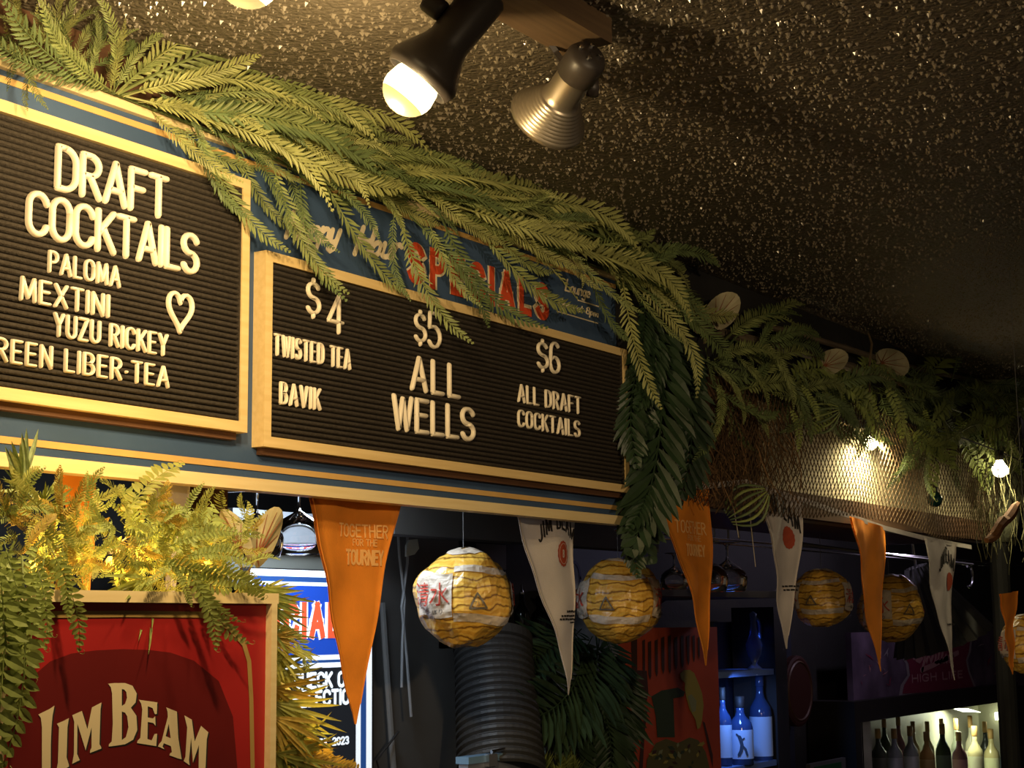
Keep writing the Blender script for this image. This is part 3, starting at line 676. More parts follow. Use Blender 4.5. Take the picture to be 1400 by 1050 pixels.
# ------------------------------------------------------------------ pennants
def pennant(cloth, label, TL, TR, tip, Y, prints=(), fold=.0, seed=0, tape=True):
    a, b, c = at(*TL, Y), at(*TR, Y), at(*tip, Y); b.z = b.z
    t = thing('pennant', label, 'pennant', c, 'pennants of the bunting')
    H_ = (a.z+b.z)/2-c.z; amp = .007
    def wave(X, Z):
        v = ((a.z+b.z)/2-Z)/H_
        mx = (a.x+b.x)/2*(1-v)+c.x*v
        return amp*math.sin(v*5+seed)+amp*.8*math.sin((X-mx)*34+v*3+seed*2)+amp*.35*math.sin(v*17+(X-mx)*25+seed)+fold*v*v
    K, J = 20, 9; mb = MB(); vs = []; fs = []
    for side in (0, .0014):
        for i in range(K+1):
            v = i/K; vv = min(v, .985)
            l = a.lerp(c, vv); r = b.lerp(c, vv)
            if v == 1: l.z = r.z = c.z
            for j in range(J+1):
                p = l.lerp(r, j/J); vs.append((p.x, Y+wave(p.x, p.z)+side, p.z))
    n = J+1; N = (K+1)*n
    for i in range(K):
        for j in range(J):
            q = (i*n+j, i*n+j+1, (i+1)*n+j+1, (i+1)*n+j); fs += [q, tuple(x+N for x in q[::-1])]
    bnd = [i*n for i in range(K+1)]+[K*n+j for j in range(1, n)]+[i*n+J for i in range(K-1, -1, -1)]
    for x, y in zip(bnd, bnd[1:]): fs.append((y, x, x+N, y+N))
    clo = mb.add(vs, fs).build('cloth', cloth, t, smooth=True)
    # sewn hems along both long edges
    for e in (a, b):
        pts = []
        for i in range(17):
            p = e.lerp(c, i/17*.97); m_ = ((a+b)/2).lerp(c, i/17*.97); p = p.lerp(m_, .05); pts.append((p.x, Y+wave(p.x, p.z)-.0006, p.z))
        MB().tube(pts, .0013, 4).build('hem', cloth, t)
    for f in prints: f(clo, Y, wave)
    return t
def P_text(s, xl, xr, yb, yt, m, w=.13, gap=.22):
    return lambda t, Y, wv: text_line(s, xl, xr, yb, yt, Y, m, t, 'print_letter', w=w, d=.0004, tube=False, cap='square', gap=gap, off=.0016, wave=wv, each=False)
def P_arch(s, pts, h, m, w=.2):
    """letters along an arched baseline given by three pixels (start, middle, end)"""
    def f(t, Y, wv):
        A_, B_, C_ = [at(*p, Y) for p in pts]; mb = MB(); lay, W = layout(s, .3)
        for ch, x, wd in lay:
            for si, st in enumerate(G[ch][1]):
                q = []
                for p in st:
                    k = (x+p[0])/W; base = A_*((1-k)*(1-2*k))+B_*(4*k*(1-k))+C_*(k*(2*k-1)); hh = h*(1+.35*math.sin(math.pi*k))
                    q.append((base.x, base.z+p[1]*hh))
                stroke(mb, q, w*h, .0004+.00012*si, lambda X, Z, e: (X, Y-.0016-e+wv(X, Z), Z), False, 'square')
        mb.build('print_letters', m, t)
    return f
def P_seal(px, py, rx_, ry_, m=M_SEAL):
    def f(t, Y, wv):
        c = at(px, py, Y); e = at(px+rx_, py, Y); g = at(px, py-ry_, Y); A_, B_ = abs(e.x-c.x), abs(g.z-c.z)
        mb = MB(); n = 28; vs = [(c.x, Y-.0018+wv(c.x, c.z), c.z)]
        for ring in (.5, 1.):
            for k in range(n):
                rr = ring*(1+(.07 if ring == 1 and k % 2 else 0)); an = 2*math.pi*k/n; X, Z = c.x+A_*rr*math.cos(an), c.z+B_*rr*math.sin(an); vs.append((X, Y-.0018+wv(X, Z), Z))
        fs = [(0, 1+k, 1+(k+1) % n) for k in range(n)]+[(1+k, 1+n+k, 1+n+(k+1) % n, 1+(k+1) % n) for k in range(n)]
        mb.add(vs, fs).build('seal', m, t)
        if rx_ > 7:
            mb = MB(); s = .42*B_
            for st in G['B'][1]: stroke(mb, [(c.x+(p[0]-.25)*s*1.2, c.z+(p[1]-.5)*s*1.3) for p in st], .0032, .0004, lambda X, Z, h: (X, Y-.0024-h+wv(X, Z), Z), False)
            mb.build('seal_letter', M_WHITE, t)
            mb = MB(); ring = [(c.x+A_*.82*math.cos(k*math.pi/14), c.z+B_*.82*math.sin(k*math.pi/14)) for k in range(29)]
            stroke(mb, ring, .0011, .0003, lambda X, Z, h: (X, Y-.0024-h+wv(X, Z), Z), False); mb.build('seal_ring', M_WHITE, t)
    return f
def P_marks(rows):
    """small print too fine to read: rows of short ink ticks"""
    def f(t, Y, wv):
        for (xl, xr, y, h) in rows:
            mb = MB(); x = xl; k = 0
            while x < xr:
                w_ = 2.2+1.6*((k*7) % 3)/2; a, b = at(x, y, Y), at(min(x+w_, xr), y-h, Y)
                stroke(mb, [(a.x, (a.z+b.z)/2), (b.x, (a.z+b.z)/2+.0007*((k % 3)-1))], abs(b.z-a.z)*.75, .0003, lambda X, Z, e: (X, Y-.0016-e+wv(X, Z), Z), False, 'flat'); x += w_+.9; k += 1
            mb.build('fine_print', M_BLACK, t)
    return f
pennant(M_ORANGE, 'large orange pennant hanging left of the biggest yellow lantern', (425, 672), (549, 684), (480, 990), .045, [P_text('TOGETHER', 466, 529, 733, 714, M_PRINTY), P_text('FOR THE', 487, 516, 746, 736, M_PRINTY), P_text('TOURNEY', 477, 525, 772, 750, M_PRINTY, .17)], seed=.4)
pennant(M_WHITE, 'large white pennant with black lettering and a red seal beside the orange poster', (706, 700), (791, 710), (779, 950), .045,
        [P_arch('JIM BEAM', ((741, 742), (764, 722), (789, 742)), .030, M_BLACK, .17), P_seal(769, 757, 8.5, 17), P_marks([(768, 784, 838, 4), (760, 786, 844, 3.5), (758, 786, 848.5, 3.5), (775, 783, 852.5, 3)])], seed=1.7)
pennant(M_ORANGE, 'orange pennant hanging in front of the hanging wine glasses right of the palm leaves', (893, 664), (969, 664), (972, 910), -.02, [P_text('TOGETHER', 920, 964, 728, 710, M_PRINTY), P_text('FOR THE', 935, 958, 739, 731, M_PRINTY), P_text('TOURNEY', 933, 962, 760, 743, M_PRINTY, .17)], seed=2.6)
pennant(M_WHITE, 'white pennant just left of the third yellow lantern', (1036, 666), (1096, 682), (1079, 887), -.02, [P_arch('JIM BEAM', ((1048, 702), (1068, 706), (1088, 728)), .045, M_BLACK, .15), P_seal(1076, 735, 6, 15), P_marks([(1072, 1090, 803, 3), (1074, 1089, 808, 3)])], seed=3.3)
pennant(M_ORANGE, 'orange pennant hanging across the front of the fourth yellow lantern', (1160, 706), (1210, 722), (1204, 918), -.02, seed=4.1)
pennant(M_WHITE, 'white pennant furthest to the right beside the corner post', (1261, 736), (1304, 744), (1305, 930), -.02, [P_arch('JIM BEAM', ((1284, 782), (1292, 768), (1303, 780)), .04, M_BLACK, .16), P_seal(1299, 795, 4.5, 12), P_marks([(1297, 1307, 855, 3)])], seed=5.2)
pennant(M_ORANGE, 'orange pennant seen behind the ferns under the left letter board', (88, 640), (136, 650), (112, 830), .05, seed=.9)
pennant(M_WHITE, 'white pennant seen behind the ferns near the wooden post', (205, 655), (262, 662), (232, 860), .05, seed=2.2)
# crumpled one near the right edge
pennant(M_ORANGE, 'crumpled orange pennant in front of the lantern at the right edge', (1366, 812), (1394, 808), (1393, 922), -.78, fold=.02, seed=6)
# bunting tape: sagging white ribbon pinned to the soffit edge
tp = [(893, 664), (932, 668), (969, 664), (1020, 659), (1040, 667), (1096, 683), (1160, 705), (1210, 722), (1261, 735), (1306, 744), (1328, 748)]
mb = MB(); vs = []; fs = []
for (x, y) in tp:
    p = at(x, y, -.022); vs += [(p.x, p.y-.001, p.z-.008), (p.x, p.y-.001, p.z+.008), (p.x, p.y+.0006, p.z+.008), (p.x, p.y+.0006, p.z-.008)]
for i in range(len(tp)-1):
    for k in range(4): fs.append((4*i+k, 4*i+(k+1) % 4, 4*i+4+(k+1) % 4, 4*i+4+k))
fs += [(0, 3, 2, 1), tuple(len(vs)-4+k for k in range(4))]
tag(mb.add(vs, fs).build('bunting_tape', M_WHITE), 'white bunting tape along the lower edge of the soffit', 'tape')

# ------------------------------------------------------------------ paper lanterns made of printed bags
def lantern_mat():
    m = mat('printed_bag_yellow', (.72, .42, .06), .32, spec=.6); N, L = m.node_tree.nodes, m.node_tree.links
    b = N['Principled BSDF']; tc = N.new('ShaderNodeTexCoord')
    wv = N.new('ShaderNodeTexWave'); wv.wave_type = 'BANDS'; wv.bands_direction = 'Z'; wv.inputs['Scale'].default_value = 13; wv.inputs['Distortion'].default_value = 4.5; wv.inputs['Detail'].default_value = 3; wv.inputs['Detail Scale'].default_value = 1.5
    r = N.new('ShaderNodeValToRGB'); e = r.color_ramp.elements; e[0].position = 0; e[0].color = (.20, .09, .015, 1); e[1].position = .10; e[1].color = (.68, .36, .045, 1); e.new(.5).color = (.80, .50, .09, 1); e.new(.9).color = (.72, .38, .05, 1)
    L.new(tc.outputs['Object'], wv.inputs['Vector']); L.new(wv.outputs['Fac'], r.inputs[0]); L.new(r.outputs[0], b.inputs['Base Color'])
    n = N.new('ShaderNodeTexNoise'); n.inputs['Scale'].default_value = 26; n.inputs['Detail'].default_value = 3; L.new(tc.outputs['Object'], n.inputs['Vector'])
    k = N.new('ShaderNodeBump'); k.inputs['Strength'].default_value = .55; k.inputs['Distance'].default_value = .012; L.new(n.outputs['Fac'], k.inputs['Height']); L.new(k.outputs['Normal'], b.inputs['Normal'])
    return m
M_BAG = lantern_mat(); M_BAGW = mat('printed_bag_white', (.58, .48, .37), .5, var=.12, vscale=18, bump=.4, bscale=30); M_BAGR = mat('printed_bag_red', (.52, .06, .03), .5); M_BAGG = mat('printed_bag_grey', (.15, .12, .08), .5)
KANJI = font_tris('清水'); KANA = font_tris('一番しぼり'); ALUM = font_tris('アルミ')
def lantern(px, py, dpx, Y, label, turn=0., seed=0, string_top=None, squash=1.0):
    c = at(px, py, Y); dep = (c-CAMP).dot(fw); R = dpx/2*dep/FP
    t = thing('paper_lantern', label, 'lantern', c, 'yellow printed bag lanterns hanging under the bar canopy')
    # local frame: az measured in world about Z from the direction towards the camera
    az0 = math.atan2(-(c-CAMP).y, -(c-CAMP).x)
    def rad(d):
        return R*(1+.08*noise.noise(d*1.5+V((seed*3.1, 0, 0)))+.065*noise.noise(d*3.3+V((0, seed*2.3, 0)))-.035*abs(noise.noise(d*7+V((seed, 0, 5)))))
    def S_(az, el, off=0):
        a = az0+az; d = V((math.cos(a)*math.cos(el), math.sin(a)*math.cos(el), math.sin(el)))
        q = d*(rad(d)+off); q.z *= squash; return c+q
    mb = MB(); nu, nv = 44, 24; vs = []; fs = []
    for i in range(nv+1):
        el = -math.pi/2+math.pi*i/nv
        for k in range(nu): vs.append(S_(2*math.pi*k/nu, el))
    for i in range(nv):
        for k in range(nu): fs.append((i*nu+k, i*nu+(k+1) % nu, (i+1)*nu+(k+1) % nu, (i+1)*nu+k))
    mb.add([V(v)-c for v in vs], fs); o = mb.build('bag_skin', M_BAG, None, smooth=False, origin=False); o.location = c; put(o, t)
    def patch(a0, a1, e0, e1, m, name, off=.0022, n=22):
        mb = MB(); vs = []; fs = []
        for i in range(n+1):
            for k in range(n+1): vs.append(S_(a0+(a1-a0)*k/n, e0+(e1-e0)*i/n+.04*math.sin(5*k/n+seed), off))
        for i in range(n):
            for k in range(n): fs.append((i*(n+1)+k, i*(n+1)+k+1, (i+1)*(n+1)+k+1, (i+1)*(n+1)+k))
        mb.add(vs, fs).build(name, m, t, smooth=False)
    # az grows to the viewer's right
    patch(turn-1.15, turn-.20, -.38, .52, M_BAGW, 'white_label', .003)
    patch(turn+1.5, turn+2.4, -.38, .52, M_BAGW, 'white_label', .003)
    patch(turn-.18, turn+1.45, .50, .64, M_BAGW, 'white_band'); patch(turn-.18, turn+1.45, -.52, -.34, M_BAGW, 'white_band')
    patch(-3.14, 3.14, 1.15, 1.50, M_BAGW, 'top_collar', n=22)
    def glyphs(F, a0, a1, e0, e1, m, name, off=.0065):
        mb = MB(); mb.add([S_(a0+(a1-a0)*p[0], e0+(e1-e0)*p[1], off) for p in F[0]], F[1]); mb.build(name, m, t)
    for d in (0, 2.65):
        glyphs(KANJI, turn+d-1.10, turn+d-.26, -.16, .30, M_BAGR, 'red_lettering')
        glyphs(KANA, turn+d-.98, turn+d-.42, -.33, -.23, M_BLACK, 'black_lettering')
    glyphs(ALUM, turn+.25, turn+.43, -.165, -.07, M_BAGG, 'recycling_lettering')
    mb = MB()
    tri = [(.16, -.20), (.32, .08), (.50, -.20)]
    for i in range(3):
        p, q = tri[i], tri[(i+1) % 3]
        pts = [(p[0]+(q[0]-p[0])*k/5, p[1]+(q[1]-p[1])*k/5) for k in range(6)]
        stroke(mb, pts, .035, .0004, lambda x, y, h: S_(turn+x, y, .0065+h), False)
    mb.build('recycling_triangle', M_BAGG, t)
    topz = c.z+rad(V((0, 0, 1)))*squash
    st = string_top or (c+V((0, 0, .5)))
    MB().tube([V((c.x, c.y, topz-.004)), V((c.x, c.y, CEIL))], .0009, 4).build('string', M_CABLE, t)
lantern(634, 818, 134, .3, 'biggest yellow printed bag lantern between the orange and white pennants', -.05, 1)
lantern(846, 822, 116, .3, 'yellow printed bag lantern below the dark palm leaves', -.62, 2)
lantern(1124, 818, 82, .3, 'yellow printed bag lantern right of the white pennant', -.68, 3)
lantern(1217, 831, 90, .3, 'yellow printed bag lantern behind the orange pennant', .25, 4)
lantern(1410, 882, 84, -.70, 'yellow printed bag lantern cut off by the right edge', -.3, 5)

# ------------------------------------------------------------------ red whiskey sign with planting
YR = -.28
def RP(cx_, cy_, off=0):                      # pixel of the photograph on the red sign's plane
    p = at(cx_, cy_, YR); return V((p.x, YR-off, p.z))
ul, ur = at(0, 826, YR), at(365, 828, YR)
RX0, RX1, RZ1, RZ0 = 1.395, at(363, 900, YR).x, at(300, 825, YR).z, .9
red = thing('whiskey_sign', 'red framed sign with cream arched lettering under the ferns', 'sign', ((RX0+RX1)/2, YR, RZ0))
M_SRED = mat('sign_red_print', (.36, .016, .016), .45, var=.1, vscale=4); M_SDRED = mat('sign_dark_red_print', (.13, .008, .008), .45, var=.12, vscale=4)
M_SGOLD = mat('sign_gold_band', (.40, .25, .08), .5); M_SCREAM = mat('sign_cream_print', (.75, .62, .40), .5)
MB().box((RX0, YR, RZ0), (RX1, YR+.02, RZ1)).build('panel', M_SRED, red)
fwid = .016
MB().box((RX0-fwid, YR-.012, RZ1), (RX1+fwid, YR+.022, RZ1+fwid)).build('frame_top', M_PALE, red)
MB().box((RX1, YR-.012, RZ0), (RX1+fwid*.8, YR+.022, RZ1)).build('frame_side', M_PALE, red)
MB().box((RX0-fwid*.8, YR-.012, RZ0), (RX0, YR+.022, RZ1)).build('frame_side', M_PALE, red)
K5 = lambda p: (p[0]/4.118, 800+p[1]/4.118)
arch_pts = [(690-650, 1260), (45, 1029), (60, 760), (150, 540), (280, 430), (400, 385), (540, 367), (690, 360), (840, 365), (960, 380), (1090, 425), (1230, 540), (1310, 740), (1335, 1029), (1340, 1260)]
def fl(off): return lambda x, y: RP(*K5((x, y)), off)
mb = MB(); poly(mb, [arch_pts], fl(.0006)); mb.build('dark_arch', M_SDRED, red)
mb = MB()
band = [(60, 168), (200, 166), (700, 162), (1130, 166), (1200, 185), (1290, 240), (1370, 330), (1400, 430), (1412, 640), (1420, 1060), (1425, 1240)]
bp = [RP(*K5(p)) for p in band]
stroke(mb, [(p.x, p.z) for p in bp], .009, .0004, lambda X, Z, h: (X, YR-.0008-h, Z), False, 'flat'); mb.build('gold_band', M_SGOLD, red)
LET = [
 [[(212,728),(240,714),(275,697),(303,678),(292,735),(286,800),(282,900),(281,1100),(270,1180),(240,1210),(205,1200),(205,1180),(225,1160),(232,1100),(232,800),(226,748)]],
 [[(316,780),(350,766),(384,748),(376,800),(371,970),(384,1012),(384,1022),(330,1052),(312,1050),(322,1000),(328,800)]],
 [[(403,732),(457,708),(488,810),(514,688),(568,660),(562,700),(556,895),(566,912),(566,920),(503,945),(503,932),(511,915),(512,800),(478,930),(432,780),(430,950),(445,985),(402,1006),(412,950),(414,770)]],
 [[(605,555),(640,551),(700,551),(742,566),(766,610),(760,660),(733,690),(764,735),(769,815),(746,870),(700,896),(608,909),(609,896),(625,880),(631,780),(627,610),(620,575)], [(682,585),(682,680),(700,668),(711,635),(707,602),(696,588)], [(682,712),(682,872),(705,855),(719,800),(712,738),(700,718)]],
 [[(778,645),(882,660),(879,725),(868,727),(855,692),(828,682),(828,745),(858,750),(870,738),(872,792),(858,776),(828,770),(826,866),(850,874),(866,838),(881,836),(876,906),(768,889),(770,876),(786,860),(797,700),(791,668)]],
 [[(932,688),(962,700),(992,712),(1000,860),(1019,980),(1000,976),(950,958),(954,946),(964,940),(958,906),(918,890),(911,908),(923,924),(886,908),(892,894),(906,878),(941,740),(939,712)], [(946,780),(929,850),(957,862)]],
 [[(1034,733),(1076,757),(1092,880),(1128,792),(1169,828),(1160,870),(1150,1110),(1110,1085),(1114,1060),(1116,900),(1082,1000),(1072,860),(1060,985),(1064,1014),(1030,990),(1040,965),(1050,800)]],
]
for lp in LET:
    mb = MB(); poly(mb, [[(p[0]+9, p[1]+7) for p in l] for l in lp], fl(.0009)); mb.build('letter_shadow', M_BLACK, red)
for lp in LET:
    mb = MB(); poly(mb, lp, fl(.0014)); mb.build('printed_letter', M_SCREAM, red)

# amber rope light hidden in the ferns, real little lamps
M_AMB = mat('amber_bulb_glow', (1, .6, .1), .3, emit=(1, .50, .06), estr=4)
AMB = (1, .58, .14)
for (x, y, Y, e, lab) in ((45, 775, -.11, .45, 'small amber lamp glowing at the left in the ferns'), (150, 772, -.11, .7, 'small amber lamp glowing behind the red sign top'), (255, 785, -.11, .35, 'small amber lamp glowing near the right in the ferns'), (392, 990, -.16, .35, 'small amber lamp glowing beside the red sign edge')):
    p = at(x, y, Y); t = thing('amber_lamp', lab, 'lamp', p, 'amber lamps in the ferns')
    MB().lathe([(.004, .018), (.009, .01), (.010, 0), (.007, -.009), (.001, -.012)], 10, Matrix.Translation(p) @ Matrix.Scale(.7, 4)).build('glass', M_AMB, t, smooth=True)
    MB().lathe([(.005, .016), (.006, .03), (.003, .034)], 8, Matrix.Translation(p)).build('cap', M_BLACK, t)
    light('amber_lamp_light', 'POINT', p+V((.0, -.045, .01)), e*2.3, AMB, .015)
# planter box behind the red sign
MB_box = MB().box((RX0+.01, YR+.025, RZ1-.22), (RX1-.03, -.06, RZ1-.04)).build('planter_box', M_BROWNW)
tag(MB_box, 'dark wooden planter box behind the red sign holding the ferns', 'planter')
def FH(t, me, a, b, Y0, Y1, **k): return frond(t, me, a, Y0, b, Y1, **k)
# trailing sword fern at the left of the sign
tf = thing('sword_fern', 'sword fern trailing down the left side of the red sign', 'fern', at(50, 770, -.25), 'ferns around the red sign')
for (a, b, k) in (((30,760),(2,1052),0), ((20,740),(-5,1000),1), ((60,765),(22,980),4), ((55,770),(42,930),1), ((45,755),(62,890),0), ((80,770),(72,870),1), ((70,750),(108,892),0), ((40,770),(50,860),4), ((10,750),(-12,930),1), ((85,745),(95,850),4), ((15,760),(-12,1062),4), ((55,740),(20,850),1), ((5,740),(20,900),0), ((25,800),(-5,1060),1), ((0,770),(12,960),4)):
    FH(tf, BO[k], a, b, random.uniform(-.30, -.27), random.uniform(-.325, -.305))
# sword fern over the right part of the sign
tf = thing('sword_fern', 'sword fern with an upright curled tip in front of the sign trim', 'fern', at(230, 760, -.22), 'ferns around the red sign')
for (a, b, k) in (((165,712),(252,634),2), ((140,735),(135,668),0), ((180,740),(165,670),1), ((200,745),(200,676),0), ((210,750),(235,690),4), ((190,760),(290,690),1), ((215,755),(250,700),0), ((240,770),(300,715),4), ((230,760),(275,690),1), ((255,775),(322,728),0), ((180,745),(265,700),4), ((205,750),(150,690),1)):
    FH(tf, BO[k], a, b, random.uniform(-.24, -.15), random.uniform(-.22, -.12))
tf = thing('sword_fern', 'sword fern spilling over the top right corner of the red sign', 'fern', at(300, 790, -.26), 'ferns around the red sign')
for (a, b, k) in (((255,775),(295,890),0), ((270,780),(342,880),1), ((240,775),(262,830),4), ((230,770),(330,800),1), ((255,760),(345,775),0), ((250,765),(320,745),4), ((265,775),(360,820),0), ((285,780),(290,840),1), ((240,765),(200,800),4), ((260,770),(330,850),1), ((225,760),(250,800),0), ((215,765),(300,790),4), ((300,760),(372,800),1), ((235,745),(330,730),0)):
    FH(tf, BO[k], a, b, random.uniform(-.315, -.28), random.uniform(-.33, -.305))
# mass of yellow lace fern
for (lab, xr, yr, n) in (('yellow lace fern filling the left above the red sign', (-20, 120), (690, 790), 60), ('amber lit lace fern in the middle above the red sign', (90, 260), (700, 800), 74), ('lace fern at the right above the red sign', (210, 345), (705, 800), 46)):
    clump('lace_fern', lab, 'fern', at((xr[0]+xr[1])/2, 790, -.18), [(YE+YE+BO, int(n*1.7), xr, yr, (-.26, -.10), (26, 66), -50, 100)], 'ferns around the red sign')
# grass sprays hanging out beside the sign
gs = thing('grass_bush', 'grassy plant with arching blades at the right edge of the red sign', 'grass plant', at(370, 850, -.22), 'ferns around the red sign')
for (a, b, k) in (((325,800),(405,870),0), ((330,800),(385,890),0), ((340,815),(415,832),1), ((345,830),(420,862),2), ((370,860),(415,895),0), ((372,880),(415,925),1), ((370,920),(432,948),1), ((372,940),(440,975),2), ((370,960),(455,1010),1), ((372,980),(438,1030),2), ((372,900),(418,915),1), ((370,1000),(448,1045),0), ((372,1010),(440,1068),2), ((374,960),(420,1060),1), ((165,790),(190,850),0), ((205,790),(165,855),0), ((370,870),(412,880),2), ((374,1030),(455,1060),1)):
    FH(gs, SP[k], a, b, random.uniform(-.25, -.2), random.uniform(-.3, -.22), name='blade_spray')
for (a, b, k) in (((372,890),(415,868),0), ((372,930),(425,990),2), ((374,975),(455,1035),4), ((374,1010),(490,1048),1), ((372,850),(420,920),3)):
    FH(gs, (YE+BO)[k], a, b, -.22, -.25)
# rosettes
def blade_leaf_mesh(m):
    mb = MB(); prof = [(0, .07), (.15, .085), (.4, .11), (.65, .10), (.85, .06), (1, .003)]; vs = []; fs = []
    for (x, w_) in prof:
        z = .25*x*x; vs += [(x, -w_/2, z+.03*(w_/.17)), (x, 0, z), (x, w_/2, z+.03*(w_/.17)), (x, 0, z-.03*(1-x))]
    for i in range(5):
        for k in range(4): fs.append((4*i+k, 4*i+4+k, 4*i+4+(k+1) % 4, 4*i+(k+1) % 4))
    return mb.add(vs, fs).mesh('rosette_leaf', m)
BL = blade_leaf_mesh(M_SUCC); BLY = blade_leaf_mesh(mat('succulent_yellow_green', (.34, .38, .10), .45, var=.2, transl=.2))
def rosette(label, px, py, Y, tips, me):
    t = thing('succulent_rosette', label, 'succulent', at(px, py, Y), 'succulents in the planter')
    for (x, y) in tips:
        p0, p1 = at(px+random.uniform(-5, 5), py+random.uniform(-4, 4), Y), at(x, y, Y-random.uniform(-.02, .05))
        inst('leaf', me, t, frame_mtx(p0, p1, TOCAM+V((0, 0, .6))))
rosette('spiky green succulent rising in front of the sign trim at the left edge', 32, 665, -.14, [(28,592),(36,590),(43,588),(57,597),(8,606),(4,622),(-6,645),(-4,660),(6,668),(50,625),(20,600),(15,630),(62,700),(-20,690),(38,600)], BL)
rosette('yellow green succulent with broad pointed leaves below the left board', 62, 690, -.16, [(84,657),(98,668),(104,672),(52,668),(34,678),(20,690),(30,706),(110,690),(70,655),(76,668)], BLY)
heart_leaf(357, 748, -.12, .115, -.42, 'tan heart shaped leaf rising beside the wine glasses', stalk=(335, 790), tilt=(.3, 0, 0), round_=.55)
heart_leaf(324, 738, -.10, .09, .5, 'tan heart shaped leaf with red veins by the wooden post', stalk=(330, 790), tilt=(-.3, 0, 0), round_=.6)

# ------------------------------------------------------------------ behind the bar
def slab(name, px0, py0, px1, py1, Y, T, m, label=None, cat=None, parent=None, group=None):
    a, b = at(px0, (py0+py1)/2, Y), at(px1, (py0+py1)/2, Y); z1 = at((px0+px1)/2, py0, Y).z; z0 = at((px0+px1)/2, py1, Y).z
    o = MB().box((a.x, Y, z0), (b.x, Y+T, z1)).build(name, m, parent)
    if label: tag(o, label, cat, group)
    return o
# wooden post behind the planter
a = at(276, 700, .12); b = at(311, 700, .12)
tag(MB().box((a.x, .12, 0), (b.x, .20, CEIL)).build('wooden_post', M_BROWNW), 'dark brown wooden post left of the hanging wine glasses', 'post')
# cool fluorescent fitting behind the sign
fl0, fl1 = at(330, 640, .5), at(520, 650, .5)
ft = thing('tube_lamp', 'white fluorescent tube fitting hidden behind the blue sign', 'lamp', (fl0.x, .42, 2.0))
MB().box((fl0.x, .38, 2.02), (fl1.x, .46, 2.06)).build('fitting', M_WHITE, ft)
MB().tube([(fl0.x+.02, .42, 2.0), (fl1.x-.02, .42, 2.0)], .013, 10).build('tube', mat('cool_tube_glow', (.8, .9, 1), .3, emit=(.7, .85, 1), estr=5), ft)
light('tube_light', 'AREA', ((fl0.x+fl1.x)/2, .42, 1.985), 5.5, (.72, .86, 1), .2, ((fl0.x+fl1.x)/2, .62, 1.0))
# white shelf unit and grey tiles
slab('white_shelf_edge', 318, 700, 470, 748, .72, .03, mat('white_laminate', (.42, .44, .48), .4), 'white shelf front lit coolly behind the hanging wine glasses', 'shelf')
slab('grey_wall_board', 300, 752, 470, 800, .76, .03, mat('grey_green_board', (.22, .22, .19), .6), 'grey green board above the blue menu panel', 'board')
slab('dark_wall_board', 470, 690, 628, 1100, .78, .03, M_GREYW, 'dark grey board carrying cables right of the blue menu panel', 'board')
# menu panel, its brightness set by emission on the coloured faces
YS = .70
scr = thing('menu_panel', 'emissive blue and black menu panel partly hidden by the orange pennant', 'screen', at(430, 1050, YS))
def EM(name, c, e): return mat(name, c, .4, emit=c, estr=e)
E_W, E_B, E_K, E_R, E_D = EM('panel_glow_white', (.85, .93, 1), .75), EM('panel_glow_blue', (.012, .06, .42), .75), EM('panel_glow_black', (.012, .014, .018), .6), EM('panel_glow_red', (.75, .10, .04), .7), EM('panel_glow_navy', (.02, .07, .25), .6)
def spx(name, x0, y0, x1, y1, off, m): 
    a, b = at(x0, (y0+y1)/2, YS), at(x1, (y0+y1)/2, YS); z1 = at((x0+x1)/2, y0, YS).z; z0 = at((x0+x1)/2, y1, YS).z
    return MB().box((a.x, YS-off, z0), (b.x, YS-off+.0015, z1)).build(name, m, scr)
spx('casing', 330, 778, 512, 1100, -.002, M_BLACK).scale = (1, 1, 1)
spx('white_border', 340, 780, 508, 1100, .001, E_W)
spx('navy_border', 344, 789, 500, 1100, .002, E_D)
spx('white_line', 344, 796, 492, 1100, .003, E_W)
spx('header', 345, 801, 489, 896, .004, E_B)
spx('white_rule', 345, 899, 489, 903, .004, E_W); spx('grey_rule', 345, 903, 489, 907, .0045, E_D); spx('white_rule', 345, 907, 486, 914, .005, E_W)
spx('felt_area', 345, 914, 484, 1100, .006, E_K)
text_line('SPECIALS', 312, 484, 875, 822, YS, E_W, scr, 'panel_letter', w=.34, d=.0008, tube=False, cap='square', gap=.42, off=.005)
text_line('SPECIALS', 312, 484, 875, 822, YS, E_R, scr, 'panel_letter', w=.20, d=.0016, tube=False, cap='square', gap=.42, off=.005)
text_line('CHECK OUR', 397, 490, 944, 920, YS, E_W, scr, 'panel_letter', w=.2, d=.001, tube=False, gap=.24, off=.007)
text_line('SELECTION', 395, 486, 969, 945, YS, E_W, scr, 'panel_letter', w=.2, d=.001, tube=False, gap=.24, off=.007)
text_line('APRIL 2023', 420, 474, 1023, 1011, YS, E_W, scr, 'panel_letter', w=.2, d=.001, tube=False, gap=.24, off=.007)
# wine glasses
def glass_mesh():
    R, H = 1.0, 2.3
    p = [(.001, 0), (.62, 0), (.64, -.03), (.2, -.08), (.07, -.2), (.06, -.7), (.09, -.86), (.3, -1.0), (.62, -1.18), (.85, -1.42), (.95, -1.7), (.93, -2.0), (.82, -2.35), (.80, -2.35), (.90, -2.0), (.92, -1.7), (.82, -1.44), (.60, -1.22), (.3, -1.05), (.001, -1.0)]
    me = MB().lathe(p, 24, None, False).mesh('wine_glass', M_GLASS)
    for q in me.polygons: q.use_smooth = True
    return me
GM = glass_mesh()
def wine_glass(px, py, wpx, Y, label):
    """px, py: widest part of the upside-down bowl"""
    c = at(px, py, Y); R = wpx/2*(c-CAMP).dot(fw)/FP/.95
    o = inst('wine_glass', GM, None, Matrix.Translation(c+V((0, 0, 1.7*R))) @ Matrix.Scale(R, 4))
    tag(o, label, 'glass', 'stemmed glasses hanging upside down'); return c, R
racks = []
